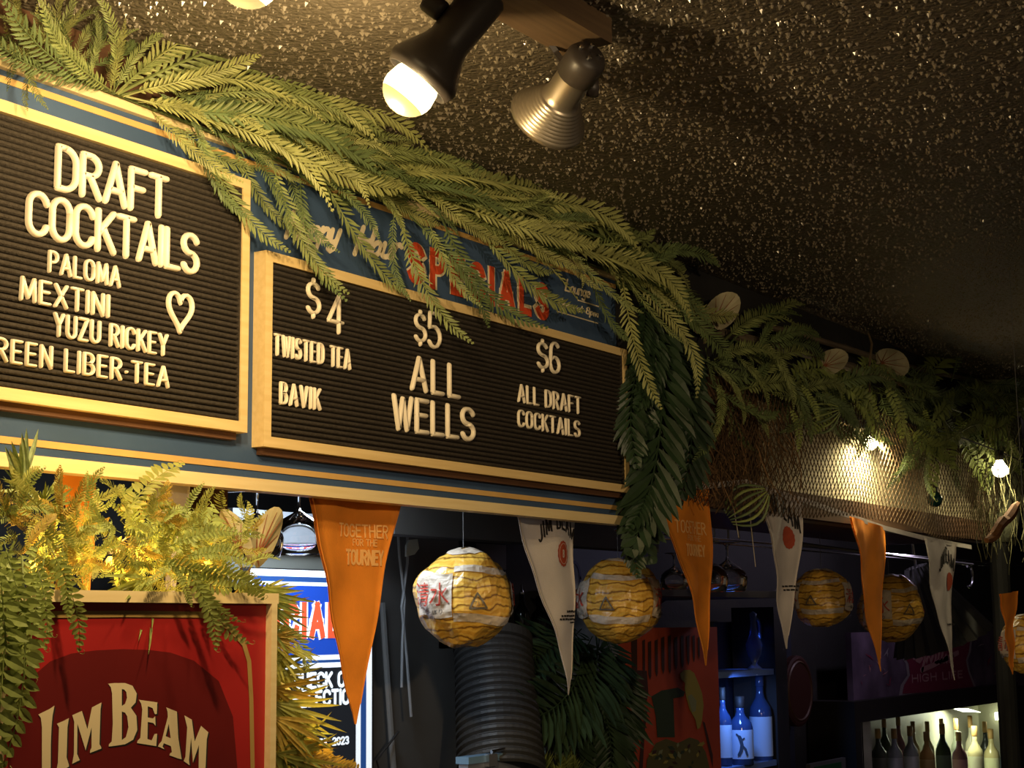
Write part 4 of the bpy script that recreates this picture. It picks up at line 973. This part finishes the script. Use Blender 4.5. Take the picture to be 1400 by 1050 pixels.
for a in ((350, 735, 76, .30, 'upside-down wine glass hanging nearest the wooden post'), (408, 732, 76, .34, 'upside-down wine glass hanging left of the large orange pennant'),
          (995, 790, 54, .55, 'upside-down wine glass furthest right behind the orange pennant'), (968, 790, 56, .50, 'upside-down wine glass hidden half behind the orange pennant'), (922, 792, 40, .6, 'upside-down wine glass left of the orange pennant by the palm tips')):
    racks.append(wine_glass(*a))
def rod(name, pts, r, m, label, cat, group=None): return tag(MB().tube(pts, r, 6).build(name, m), label, cat, group)
q0, q1 = [racks[k][0]+V((0, 0, 1.70*racks[k][1]-.002)) for k in (0, 1)]
rod('glass_rack_rail', [q0+(q0-q1)*1.2, q0, q1, q1+(q1-q0)*1.5], .005, M_CHROME, 'chrome rail holding the hanging glasses by the wooden post', 'rail')
zr = racks[2][0].z+1.70*racks[2][1]
for (Y, lab) in ((.47, 'thin chrome glass rack rail nearest the pennants'), (.60, 'thin chrome glass rack rail furthest from the pennants')):
    rod('glass_rack_rail', [(4.3, Y, zr), (8.6, Y, zr)], .004, M_CHROME, lab, 'rail', 'glass rack rails')
# hanging brackets of the rack
for (x, lab) in ((985, 'white wire rack bracket above the hanging glasses'), (1018, 'white wire rack bracket left of the white pennant'), (1233, 'white wire rack bracket right of the orange pennant')):
    p = at(x, 722, .5); mb = MB()
    mb.tube([p+V((-.05, 0, .10)), p+V((-.05, 0, -.04))], .004, 5); mb.tube([p+V((.06, 0, .10)), p+V((.06, 0, -.04))], .004, 5); mb.tube([p+V((-.09, 0, .04)), p+V((.11, 0, .04))], .005, 5); mb.tube([p+V((-.09, 0, .0)), p+V((.11, 0, .0))], .004, 5)
    tag(mb.build('rack_bracket', mat('white_wire', (.55, .55, .55), .4)), lab, 'bracket', 'rack brackets')
slab('shelf_ledge', 890, 806, 1062, 816, .7, .5, M_GREYW, 'dark ledge under the hanging glasses behind the orange pennant', 'shelf')
slab('purple_lit_beam', 972, 690, 1045, 712, .75, .1, mat('beam_purple_light_tint', (.20, .16, .32), .6), 'beam behind the glass rack with purple light in its colour', 'beam')  # purple light falling on the beam is put into its colour
slab('canopy_beam', 540, 706, 900, 742, .55, .08, M_GREYW, 'dark grey beam behind the strings of the lanterns', 'beam')
# conduit and cables
rod('conduit_pipe', [at(522, 824, .76), at(529, 930, .76), at(538, 1060, .76)], .009, M_CABLE, 'grey conduit pipe on the dark board beside the menu panel', 'pipe')
rod('cable', [at(544, 725, .72), at(546, 760, .72), at(553, 820, .72), at(550, 880, .72), at(549, 940, .72)], .004, mat('pale_cable', (.30, .31, .33), .5), 'pale cable hanging left of the blue tag', 'cable', 'pale cables on the dark board')
rod('cable', [at(557, 728, .72), at(557, 770, .72), at(549, 830, .72), at(556, 900, .72), at(562, 980, .72)], .004, MATS['pale_cable'], 'pale cable twisting with another below the blue tag', 'cable', 'pale cables on the dark board')
rod('cable', [at(545, 1000, .74), at(530, 1020, .74), at(515, 1040, .74), at(520, 1060, .74)], .003, M_BLACK, 'black cable looping across the conduit pipe', 'cable')
mb = MB(); tp_ = [(556, 746), (560, 738), (571, 737), (573, 750), (567, 758), (556, 761)]
fr = [at(x, y, .70) for x, y in tp_]; n = len(fr)
mb.add(fr+[p+V((0, .006, 0)) for p in fr], [tuple(range(n)), tuple(range(2*n-1, n-1, -1))]+[(i, i+n, (i+1) % n+n, (i+1) % n) for i in range(n)])
tag(mb.build('paper_tag', mat('pale_blue_tag', (.75, .9, 1.0), .6)), 'pale blue tag clipped to the cables', 'tag')
slab('grey_notice', 652, 744, 692, 778, 1.195, .004, mat('grey_paper', (.17, .17, .18), .7), 'grey paper notice behind the biggest lantern', 'notice')
pn = slab('blue_white_poster', 781, 742, 852, 812, 1.194, .005, mat('blue_white_paper', (.30, .36, .50), .7), 'pale blue and white poster behind the white pennant', 'poster')
mb = MB(); c = at(786, 790, 1.19)
stroke(mb, [(c.x+.045*math.cos(k*.35), c.z+.06*math.sin(k*.35)) for k in range(19)], .012, .001, lambda X, Z, h: (X, 1.193-h, Z), False); mb2 = mb.build('blue_ring', mat('blue_ink', (.03, .05, .25), .6)); mb2.parent = pn; mb2.matrix_parent_inverse = Matrix.Translation(-pn.location)
# pour bottles
def bottle(px, pyb, pyt, wpx, Y, body, label, group, labelmat=None, cap=None, pour=False, name='bottle', capm=None):
    b, t_ = at(px, pyb, Y), at(px, pyt, Y); H_ = t_.z-b.z; R = wpx/2*(b-CAMP).dot(fw)/FP
    t = thing(name, label, 'bottle', b, group); T = Matrix.Translation(b)
    MB().lathe([(.001, 0), (R*.95, 0), (R, .02*H_), (R, .55*H_), (R*.9, .62*H_), (R*.42, .72*H_), (R*.33, .78*H_), (R*.33, .9*H_), (.001, .9*H_)], 18, T, False).build('body', body, t, smooth=True)
    if pour: MB().lathe([(R*.3, .9*H_), (R*.36, .93*H_), (R*.12, 1.0*H_), (R*.08, 1.1*H_)], 10, T).build('pour_spout', M_CHROME, t, smooth=True)
    else: MB().lathe([(R*.36, .84*H_), (R*.38, .85*H_), (R*.38, H_), (R*.3, 1.005*H_)], 12, T).build('cap', capm or M_BLACK, t, smooth=True)
    if labelmat: t_lab = MB().lathe([(R*1.012, .1*H_), (R*1.012, .52*H_)], 18, T, False).build('paper_label', labelmat, t, smooth=True)
    return t, b, R, H_
M_DGL = mat('dark_bottle_glass', (.012, .013, .012), .12); M_BLGL = mat('blue_lit_bottle_glass', (.03, .06, .16), .1); M_BLAB = mat('pale_blue_bottle_label', (.45, .62, .85), .6)
bottle(714, 880, 806, 22, .8, M_DGL, 'dark bottle with a chrome pour spout behind the white pennant', 'bar bottles on the shelf', pour=True)
bottle(738, 880, 815, 24, .85, M_DGL, 'dark bottle right of the one with the pour spout', 'bar bottles on the shelf')
slab('bottle_shelf', 600, 872, 800, 884, .78, .2, M_GREYW, 'dark shelf carrying the bottles behind the white pennant', 'shelf')
# corrugated black duct, leaning
dk = thing('corrugated_duct', 'black corrugated duct standing between the dark board and the palm leaves', 'duct', at(680, 1040, .62))
base = at(686, 1062, .55); topc = at(674, 886, .66); ax = topc-base; L = ax.length; A3 = axis_mtx(base, ax)
Rb = 62*(base-CAMP).dot(fw)/FP; prof = []; n = 17
for i in range(n):
    z = L*i/n; rr = Rb*(1-.10*i/n); prof += [(rr*.93, z), (rr*1.0, z+.25*L/n), (rr*1.0, z+.6*L/n), (rr*.93, z+.85*L/n)]
prof += [(Rb*.93, L), (Rb*.93, L*1.07), (Rb*.85, L*1.07), (Rb*.8, L*.9)]
MB().lathe(prof, 36, A3, False).build('ribbed_hose', mat('black_rubber', (.045, .045, .046), .5), dk, smooth=False)
# metal case below
mc = thing('metal_case', 'pale blue grey metal case with a chrome clasp at the bottom edge', 'case', at(690, 1100, .5))
a, b = at(640, 1040, .5), at(742, 1040, .5); zt = at(690, 1032, .5).z
M_CASE = mat('blue_grey_metal', (.34, .37, .46), .35, .5)
MB().box((a.x, .5, zt-.4), (b.x, .53, zt)).build('body', M_CASE, mc); MB().box((a.x-.006, .494, zt-.012), (b.x+.006, .536, zt+.006)).build('lid_rim', mat('case_blue_rim', (.18, .32, .48), .4), mc)
p = at(672, 1037, .49); MB().box((p.x-.02, .484, p.z-.02), (p.x+.02, .5, p.z+.012)).build('clasp', M_CHROME, mc)
MB().tube([at(672, 1028, .49), at(690, 1024, .49), at(705, 1022, .49)], .005, 6).build('rod', M_CHROME, mc)
c = at(709, 1022, .49); MB().tube([c+V((.016*math.cos(k*.4), 0, .022*math.sin(k*.4))) for k in range(17)], .005, 6).build('ring', M_CHROME, mc)
clump('plastic_grass_tuft', 'bright green plastic grass tuft at the bottom beside the metal case', 'grass', at(760, 1055, .55), [([SP[0]], 16, (735, 785), (1050, 1062), (.5, .6), (14, 26), -90, 35)])
# wrapped pillar with palm leaves
pc = at(812, 960, .75); Rp = 40*(pc-CAMP).dot(fw)/FP
pil = thing('wrapped_pillar', 'grey cloth wrapped pillar left of the orange red poster', 'pillar', (pc.x, pc.y, 0))
MB().lathe([(Rp*1.1, 0), (Rp*1.05, 1.2), (Rp*.9, 1.5), (Rp*.72, 1.72)], 20, Matrix.Translation((pc.x, pc.y, 0))).build('cloth_body', mat('grey_veined_cloth', (.28, .27, .29), .9, var=.45, vscale=14, bump=.5, bscale=20), pil, smooth=True)
mb = MB()
for k in range(10):
    for sg in (-1, 1):
        mb.tube([(pc.x+Rp*1.08*math.cos(2*math.pi*k/10+sg*j*.12), pc.y+Rp*1.08*math.sin(2*math.pi*k/10+sg*j*.12), 1.0+.05*j) for j in range(11)], .004, 3, False)
mb.build('net_wrap', M_BLACK, pil)
M_PALM2 = mat('palm_mid_green', (.035, .065, .03), .45, var=.3, vscale=6); PA2 = [frond_mesh('palm_frond', M_PALM2, 18, .34, .05, 42, by, .05, .3, 80+i) for i, by in enumerate((.1, -.12, .04))]
pp = thing('parlour_palm', 'dark palm plant spreading around the grey wrapped pillar', 'palm', at(790, 1000, .62))
for (a, b, k) in (((800,880),(712,985),0), ((805,875),(720,930),1), ((800,890),(740,1010),2), ((815,870),(760,1000),0), ((820,870),(842,1040),1), ((815,870),(822,1020),2), ((825,865),(835,960),0), ((810,870),(795,1000),1), ((795,860),(735,905),2), ((830,880),(850,1020),0), ((822,900),(838,1060),2), ((806,930),(800,1060),1), ((815,940),(828,1075),0)):
    frond(pp, PA2[k], a, random.uniform(.55, .62), b, random.uniform(.5, .58), name='palm_leaf')
# red poster with bird
YP = .9
pos = slab('bird_poster', 846, 858, 984, 1110, YP, .01, mat('poster_orange_red', (.40, .06, .025), .6, var=.15, vscale=5), 'orange red poster of a yellow green bird with dark hanging lettering', 'poster')
def pos_poly(pts, m, name, off):
    mb = MB(); poly(mb, [pts], lambda x, y: V((at(x, y, YP).x, YP-off, at(x, y, YP).z))); o = mb.build(name, m, None, origin=False); o.parent = pos; o.matrix_parent_inverse = Matrix.Translation(-pos.location); return o
E5 = lambda l: [(830+x/5, 840+y/5) for x, y in l]
M_PDK = mat('poster_dark_brown', (.05, .018, .012), .7); M_PGR = mat('poster_dark_green', (.03, .05, .025), .7); M_PBI = mat('poster_bird_yellow', (.30, .25, .05), .7); M_PPL = mat('poster_pale_green', (.22, .24, .13), .7); M_PLF = mat('poster_leaf_olive', (.10, .09, .025), .7)
x = 160
for k, (wd, h0, h1) in enumerate(((70,130,420),(30,170,420),(38,180,450),(36,170,430),(38,150,410),(36,140,410),(36,150,380),(34,140,370),(30,140,350),(28,140,330),(24,150,310))):
    pos_poly(E5([(x, h0+10), (x+wd*.6, h0), (x+wd*.62, h1-30), (x+wd*.4, h1), (x+wd*.1, h1-40)]), M_PDK, 'dripping_letter', .002); x += wd+8
pos_poly(E5([(170,380),(270,385),(280,540),(270,590),(150,600),(170,560)]), M_PDK, 'dark_shape', .0015)
pos_poly(E5([(300,560),(370,520),(480,500),(530,530),(520,560),(450,575),(455,700),(460,840),(340,840),(330,700)]), M_PGR, 'green_trunk', .002)
pos_poly(E5([(495,405),(520,380),(560,378),(590,400),(620,470),(645,540),(655,620),(645,720),(632,775),(612,785),(600,720),(560,650),(535,560),(525,500),(530,470),(500,440)]), M_PBI, 'bird_body', .003)
pos_poly(E5([(545,560),(570,545),(605,590),(600,660),(575,670)]), M_PPL, 'bird_wing', .004)
pos_poly(E5([(260,640),(275,640),(255,800),(240,1060),(215,1060),(228,860)]), M_PDK, 'dark_stalk', .002)
pos_poly(E5([(650,730),(665,740),(720,960),(720,1050),(700,960)]), M_PDK, 'dark_stalk', .002)
pos_poly(E5([(270,990),(330,880),(400,850),(480,880),(560,840),(620,860),(670,940),(700,1060),(700,1100),(260,1100)]), M_PLF, 'leaf_mass', .0025)
for k in range(26):
    cx_, cy_ = random.uniform(300, 670), random.uniform(880, 1060); rr = random.uniform(12, 32); an = random.uniform(0, 6)
    pos_poly(E5([(cx_+rr*math.cos(an), cy_+rr*math.sin(an)), (cx_+rr*.5*math.cos(an+1.6), cy_+rr*.5*math.sin(an+1.6)), (cx_-rr*math.cos(an), cy_-rr*math.sin(an)), (cx_+rr*.5*math.cos(an-1.6), cy_+rr*.5*math.sin(an-1.6))]), random.choice((M_PBI, M_PGR, M_PDK, M_PPL)), 'painted_leaf', .0032+k*.00004)
# blue niche with bottles
nz = thing('bottle_niche', 'open dark cabinet glowing blue beside the orange red poster', 'cabinet', at(1020, 1060, .9))
YN = .92
def nslab(name, x0, y0, x1, y1, Y, T, m):
    a, b = at(x0, (y0+y1)/2, Y), at(x1, (y0+y1)/2, Y); return MB().box((a.x, Y, at((x0+x1)/2, y1, Y).z), (b.x, Y+T, at((x0+x1)/2, y0, Y).z)).build(name, m, nz)
M_NV = mat('navy_cabinet', (.02, .025, .05), .6)
nslab('back', 980, 850, 1085, 1100, 1.15, .02, M_NV); nslab('shelf', 978, 917, 1058, 925, YN, .2, mat('blue_shelf', (.12, .2, .4), .5)); nslab('shelf', 976, 1046, 1062, 1054, YN, .2, MATS['blue_shelf'])
nslab('stile', 1062, 830, 1078, 1100, YN, .2, M_BLACK)
p = at(1022, 890, .97); pl = at(1030, 935, .93)
light('niche_light', 'SPOT', at(1012, 928, .86), 5.5, (.16, .36, 1), .03, at(1018, 1020, .97), 105, .6); light('niche_light_upper', 'SPOT', at(1030, 862, 1.0), .8, (.1, .25, 1), .03, at(1030, 915, 1.0), 90, .6)
bt_, bb_, bR_, bH_ = bottle(1014, 1046, 952, 34, .95, M_BLGL, 'blue lit bottle with a fish printed on its wide pale label', 'bottles in the blue cabinet', M_BLAB)
bottle(1042, 1046, 918, 31, .97, M_BLGL, 'taller blue lit bottle with a long neck and pale label', 'bottles in the blue cabinet', M_BLAB, capm=M_BLGL)
bottle(990, 1046, 940, 24, .98, M_BLGL, 'blue lit bottle half hidden by the orange red poster edge', 'bottles in the blue cabinet', M_BLAB)
mb = MB(); azb = math.atan2(CAMP.y-bb_.y, CAMP.x-bb_.x)
for pts, ww_ in (([(-.1, .16), (.0, .22), (.05, .30), (.0, .38), (-.06, .42)], .03), ([(.05, .30), (.22, .24), (.3, .16)], .02), ([(-.06, .42), (-.2, .46)], .014), ([(.0, .36), (.16, .40)], .014)):
    stroke(mb, [(p[0]*bR_*1.6, p[1]*bH_) for p in pts], ww_*bH_*1.6, .0006, lambda X, Z, h: (bb_.x+(bR_*1.02+h+.001)*math.cos(azb+X/bR_), bb_.y+(bR_*1.02+h+.001)*math.sin(azb+X/bR_), bb_.z+Z), False)
mb.build('fish_print', mat('fish_dark_blue', (.03, .06, .10), .6), bt_)
fg = thing('glass_figurine', 'small clear glass ornament on the upper blue shelf', 'ornament', at(1032, 917, .98))
b_ = at(1032, 917, .98)
MB().lathe([(.03, 0), (.032, .01), (.01, .03), (.03, .07), (.036, .11), (.02, .15), (.012, .2), (.016, .24), (.001, .25)], 14, Matrix.Translation(b_)).build('body', mat('blue_glass_ornament', (.25, .4, .8), .15, trans=.5), fg, smooth=True)
MB().tube([b_+V((.03+.035*math.cos(k*.45-1.5), 0, .17+.05*math.sin(k*.45-1.5))) for k in range(9)], .007, 6).build('handle', MATS['blue_glass_ornament'], fg)
pk = thing('added_puck_lamp', 'small round added lamp, unseen under the canopy, brightening the far interior', 'lamp', (7.4, .45, 2.2))  # added lamp, out of sight, brightens the beer sign and far interior
MB().lathe([(.001, 0), (.05, 0), (.055, .02), (.001, .025)], 16, Matrix.Translation((7.4, .45, 2.2)), False).build('disc', M_WHITE, pk)
MB().tube([(7.4, .45, 2.22), (7.4, .45, CEIL)], .006, 6).build('cord', M_BLACK, pk)
light('puck_fill_light', 'POINT', (7.4, .45, 2.16), 7, (.85, .72, 1), .04)
# round dark sign, green sign
c = at(1112, 945, .98); Rr = 48*(c-CAMP).dot(fw)/FP
rs = thing('round_sign', 'dim dark red round sign left of the lit fridge', 'sign', c)
MB().lathe([(.001, 0), (Rr, 0), (Rr, .03), (Rr*.92, .035), (.001, .035)], 32, axis_mtx(c+V((0, .1, 0)), (0, -1, 0)), False).build('disc', mat('dim_dark_red', (.05, .012, .01), .5), rs)
MB().lathe([(Rr*.78, .034), (Rr*.82, .04), (Rr*.86, .034)], 32, axis_mtx(c+V((0, .1, 0)), (0, -1, 0)), False).build('rim', mat('dim_tan', (.10, .05, .03), .5), rs)
gr = slab('small_green_sign', 1108, 1040, 1157, 1075, 1.0, .02, mat('grey_plastic', (.14, .14, .14), .5), 'small grey framed green sign at the bottom left of the fridge', 'sign')
o = slab('green_face', 1114, 1045, 1151, 1070, .997, .004, mat('dim_green', (.02, .12, .04), .5)); o.matrix_world = Matrix.Translation(o.location); o.parent = gr; o.matrix_parent_inverse = Matrix.Translation(-gr.location)
# beer sign above the fridge
YM = 1.0
ms = slab('beer_sign', 1165, 862, 1420, 950, YM, .03, mat('beer_sign_purple', (.11, .075, .12), .6, var=.5, vscale=6), 'dim purple beer sign with a dark red shield above the fridge', 'sign')
def ms_poly(pts, m, name, off):
    mb = MB(); poly(mb, [pts], lambda x, y: V((at(x, y, YM).x, YM-off, at(x, y, YM).z))); o = mb.build(name, m, None, origin=False); o.parent = ms; o.matrix_parent_inverse = Matrix.Translation(-ms.location); return o
K4 = lambda l: [(1080+x/4.375, 850+y/4.375) for x, y in l]
M_MAR = mat('beer_sign_maroon', (.24, .03, .07), .5); M_MGR = mat('beer_sign_grey', (.32, .27, .30), .5); M_MTX = mat('beer_sign_pink', (.5, .25, .26), .5)
ms_poly(K4([(622,130),(700,108),(900,100),(1090,90),(1080,180),(1060,230),(1075,300),(1120,415),(650,440),(660,380),(700,320),(690,250),(650,190)]), M_MGR, 'shield_edge', .002)
ms_poly(K4([(640,140),(700,118),(900,108),(1075,98),(1065,180),(1048,230),(1062,300),(1102,405),(668,430),(678,380),(714,320),(706,250),(668,190)]), M_MAR, 'shield', .004)
def ms_lab(o):
    for q in o: q.parent = ms; q.matrix_parent_inverse = Matrix.Translation(-ms.location)
mb = MB()
scr_ = [[(735,215),(750,195),(775,195),(785,215),(770,235),(750,225)], [(770,190),(795,190),(800,230),(785,290)], [(800,190),(812,240),(825,195),(838,240),(852,195)], [(868,205),(862,240),(875,240)], [(888,185),(880,238),(895,240)], [(908,180),(900,236),(915,236)], [(920,225),(940,215),(930,205),(918,220),(932,238)], [(950,235),(955,210),(970,208)], [(780,290),(850,260),(940,215),(1000,185)]]
for st in scr_:
    q = [at(*K4([p])[0], YM) for p in st]; stroke(mb, [(p.x, p.z) for p in q], .028, .001, lambda X, Z, h: (X, YM-.005-h, Z), False)
o = mb.build('script_lettering', M_MTX, None, origin=False); ms_lab([o])
text_line('HIGH LIFE', 1246, 1316, 934, 922, YM, M_MTX, ms, 'capital_letter', w=.2, d=.001, tube=False, gap=.24, off=.005)
for k in range(22):
    cx_, cy_ = random.choice(((random.uniform(360, 600), random.uniform(170, 420)), (random.uniform(1120, 1380), random.uniform(120, 400)))); rr = random.uniform(10, 40); an = random.uniform(0, 6)
    ms_poly(K4([(cx_+rr*math.cos(an), cy_+rr*math.sin(an)), (cx_+rr*.3*math.cos(an+1.6), cy_+rr*.3*math.sin(an+1.6)), (cx_-rr*math.cos(an), cy_-rr*math.sin(an))]), random.choice((M_MGR, M_MTX, M_MAR)), 'painted_shape', .002+.0001*k)
# glass-door fridge
YF = .95
frg = thing('glass_door_fridge', 'lit drinks fridge with a glass door at the bottom right', 'fridge', at(1290, 1100, YF))
def fslab(name, x0, y0, x1, y1, Y, T, m, par=None):
    a, b = at(x0, (y0+y1)/2, Y), at(x1, (y0+y1)/2, Y); return MB().box((a.x, Y, at((x0+x1)/2, y1, Y).z), (b.x, Y+T, at((x0+x1)/2, y0, Y).z)).build(name, m, par or frg)
M_FW = mat('fridge_liner', (.55, .55, .42), .5)
fa, fb = at(1178, 1000, YF), at(1390, 1000, YF); zt = at(1284, 972, YF).z
MB().box((fa.x-.08, YF, zt), (fb.x+.08, YF+.24, zt+.10)).build('top_panel', M_BLACK, frg); MB().box((fa.x-.08, YF, zt-.9), (fa.x, YF+.24, zt)).build('side_panel', M_BLACK, frg); MB().box((fb.x, YF, zt-.9), (fb.x+.08, YF+.24, zt)).build('side_panel', M_BLACK, frg)
MB().box((fa.x, YF+.22, zt-.9), (fb.x, YF+.24, zt)).build('back_panel', M_FW, frg)
MB().box((fa.x, YF+.01, zt-.9), (fa.x+.14, YF+.22, zt)).build('inner_side', M_FW, frg); MB().box((fb.x-.03, YF+.01, zt-.9), (fb.x, YF+.22, zt)).build('inner_side', M_FW, frg)
zs = at(1284, 1078, YF+.1).z; MB().box((fa.x, YF+.03, zs-.02), (fb.x, YF+.22, zs)).build('wire_shelf', M_CHROME, frg)
MB().box((fa.x, YF-.006, zt-.9), (fb.x, YF-.001, zt)).build('glass_door', mat('fridge_door_glass', (1, 1, 1), .03, trans=1, ior=1.1), frg)
pL = at(1375, 972, YF+.06); MB().box((pL.x-.10, YF+.03, pL.z-.05), (pL.x+.04, YF+.1, pL.z-.005)).build('inner_lamp', mat('fridge_lamp_glow', (1, 1, .8), .3, emit=(.95, 1, .65), estr=6), frg)
light('fridge_light', 'AREA', (pL.x-.7, YF+.08, zt-.03), 3.0, (.92, 1, .72), .12, (pL.x-.9, YF+.14, zt-1))
cols = [(.05, .06, .05), (.25, .27, .30), (.30, .32, .30), (.55, .32, .08), (.06, .10, .05), (.40, .18, .20), (.62, .55, .28), (.60, .52, .25), (.10, .22, .40), (.30, .33, .24), (.45, .42, .30)]
names = ['dark', 'silver', 'grey', 'amber', 'dark green', 'pink', 'pale gold', 'cream', 'blue', 'olive', 'tan']
for (row, x0, x1, yt, ww, dY) in (('front row', 1203, 1380, 992, 21, .06), ('back row', 1212, 1370, 978, 17, .15)):
    for k in range(9):
        kk = (k+(0 if dY < .1 else 4)) % 11
        bottle(x0+(x1-x0)*k/8, 1078, yt+random.choice((-3, 0, 4, 8)), ww, YF+dY, mat('fridge_bottle_%d' % kk, cols[kk], .2), names[kk]+' bottle in the '+row+' of the lit fridge', 'bottles in the lit fridge', mat('fridge_label_%d' % kk, tuple(min(.8, v*1.6+.08) for v in cols[kk]), .5), capm=M_GOLD)
# ribbed clear plastic shell, hooks
t = thing('ribbed_lamp_shade', 'grey ribbed plastic lamp shade hanging left of the far white pennant', 'lamp shade', at(1275, 830, .5))
c0, c1 = at(1252, 775, .5), at(1290, 878, .42)
ax = axis_mtx(c0, c1-c0); Ls = (c1-c0).length; mb = MB(); vs = []; n = 40
for i in range(7):
    for k in range(n):
        rr = (.05+.17*i/6)*(1+(.06 if k % 2 else -.06)); a = 2*math.pi*k/n; vs.append(ax @ V((rr*math.cos(a), rr*math.sin(a), Ls*i/6)))
mb.add(vs, [(i*n+k, i*n+(k+1) % n, (i+1)*n+(k+1) % n, (i+1)*n+k) for i in range(6) for k in range(n)]); mb.build('ribbed_cone', mat('smoky_plastic', (.10, .10, .10), .3, transl=.3), t)
p = c0; MB().tube([p, p+V((-.03, 0, .10)), p+V((-.05, 0, .16)), p+V((-.01, 0, .2)), p+V((.03, 0, .17))], .006, 6).build('hook', M_CHROME, t)
p = at(1325, 788, .35); rod('wire_hook', [p+V((.05*math.cos(k*.5), 0, .05*math.sin(k*.5))) for k in range(-4, 5)], .006, M_CHROME, 'curved chrome hook right of the far white pennant', 'hook')
rod('wall_rail', [at(1085, 742, .35), at(1190, 756, .35), at(1330, 772, .35)], .006, mat('dull_steel', (.3, .29, .27), .4, .7), 'dull steel rail running behind the far pennants', 'rail')
# thin stray threads under the raffia
for k, (pts, lab) in enumerate((([(1000, 668), (1004, 700), (1010, 735)], 'thread hanging under the raffia by the orange pennant'), ([(1024, 690), (1028, 730), (1033, 775)], 'longest thread hanging left of the white pennant'))):
    rod('loose_thread', [at(*p, -.03) for p in pts], .0012, mat('pale_thread', (.45, .38, .28), .8), lab, 'thread')
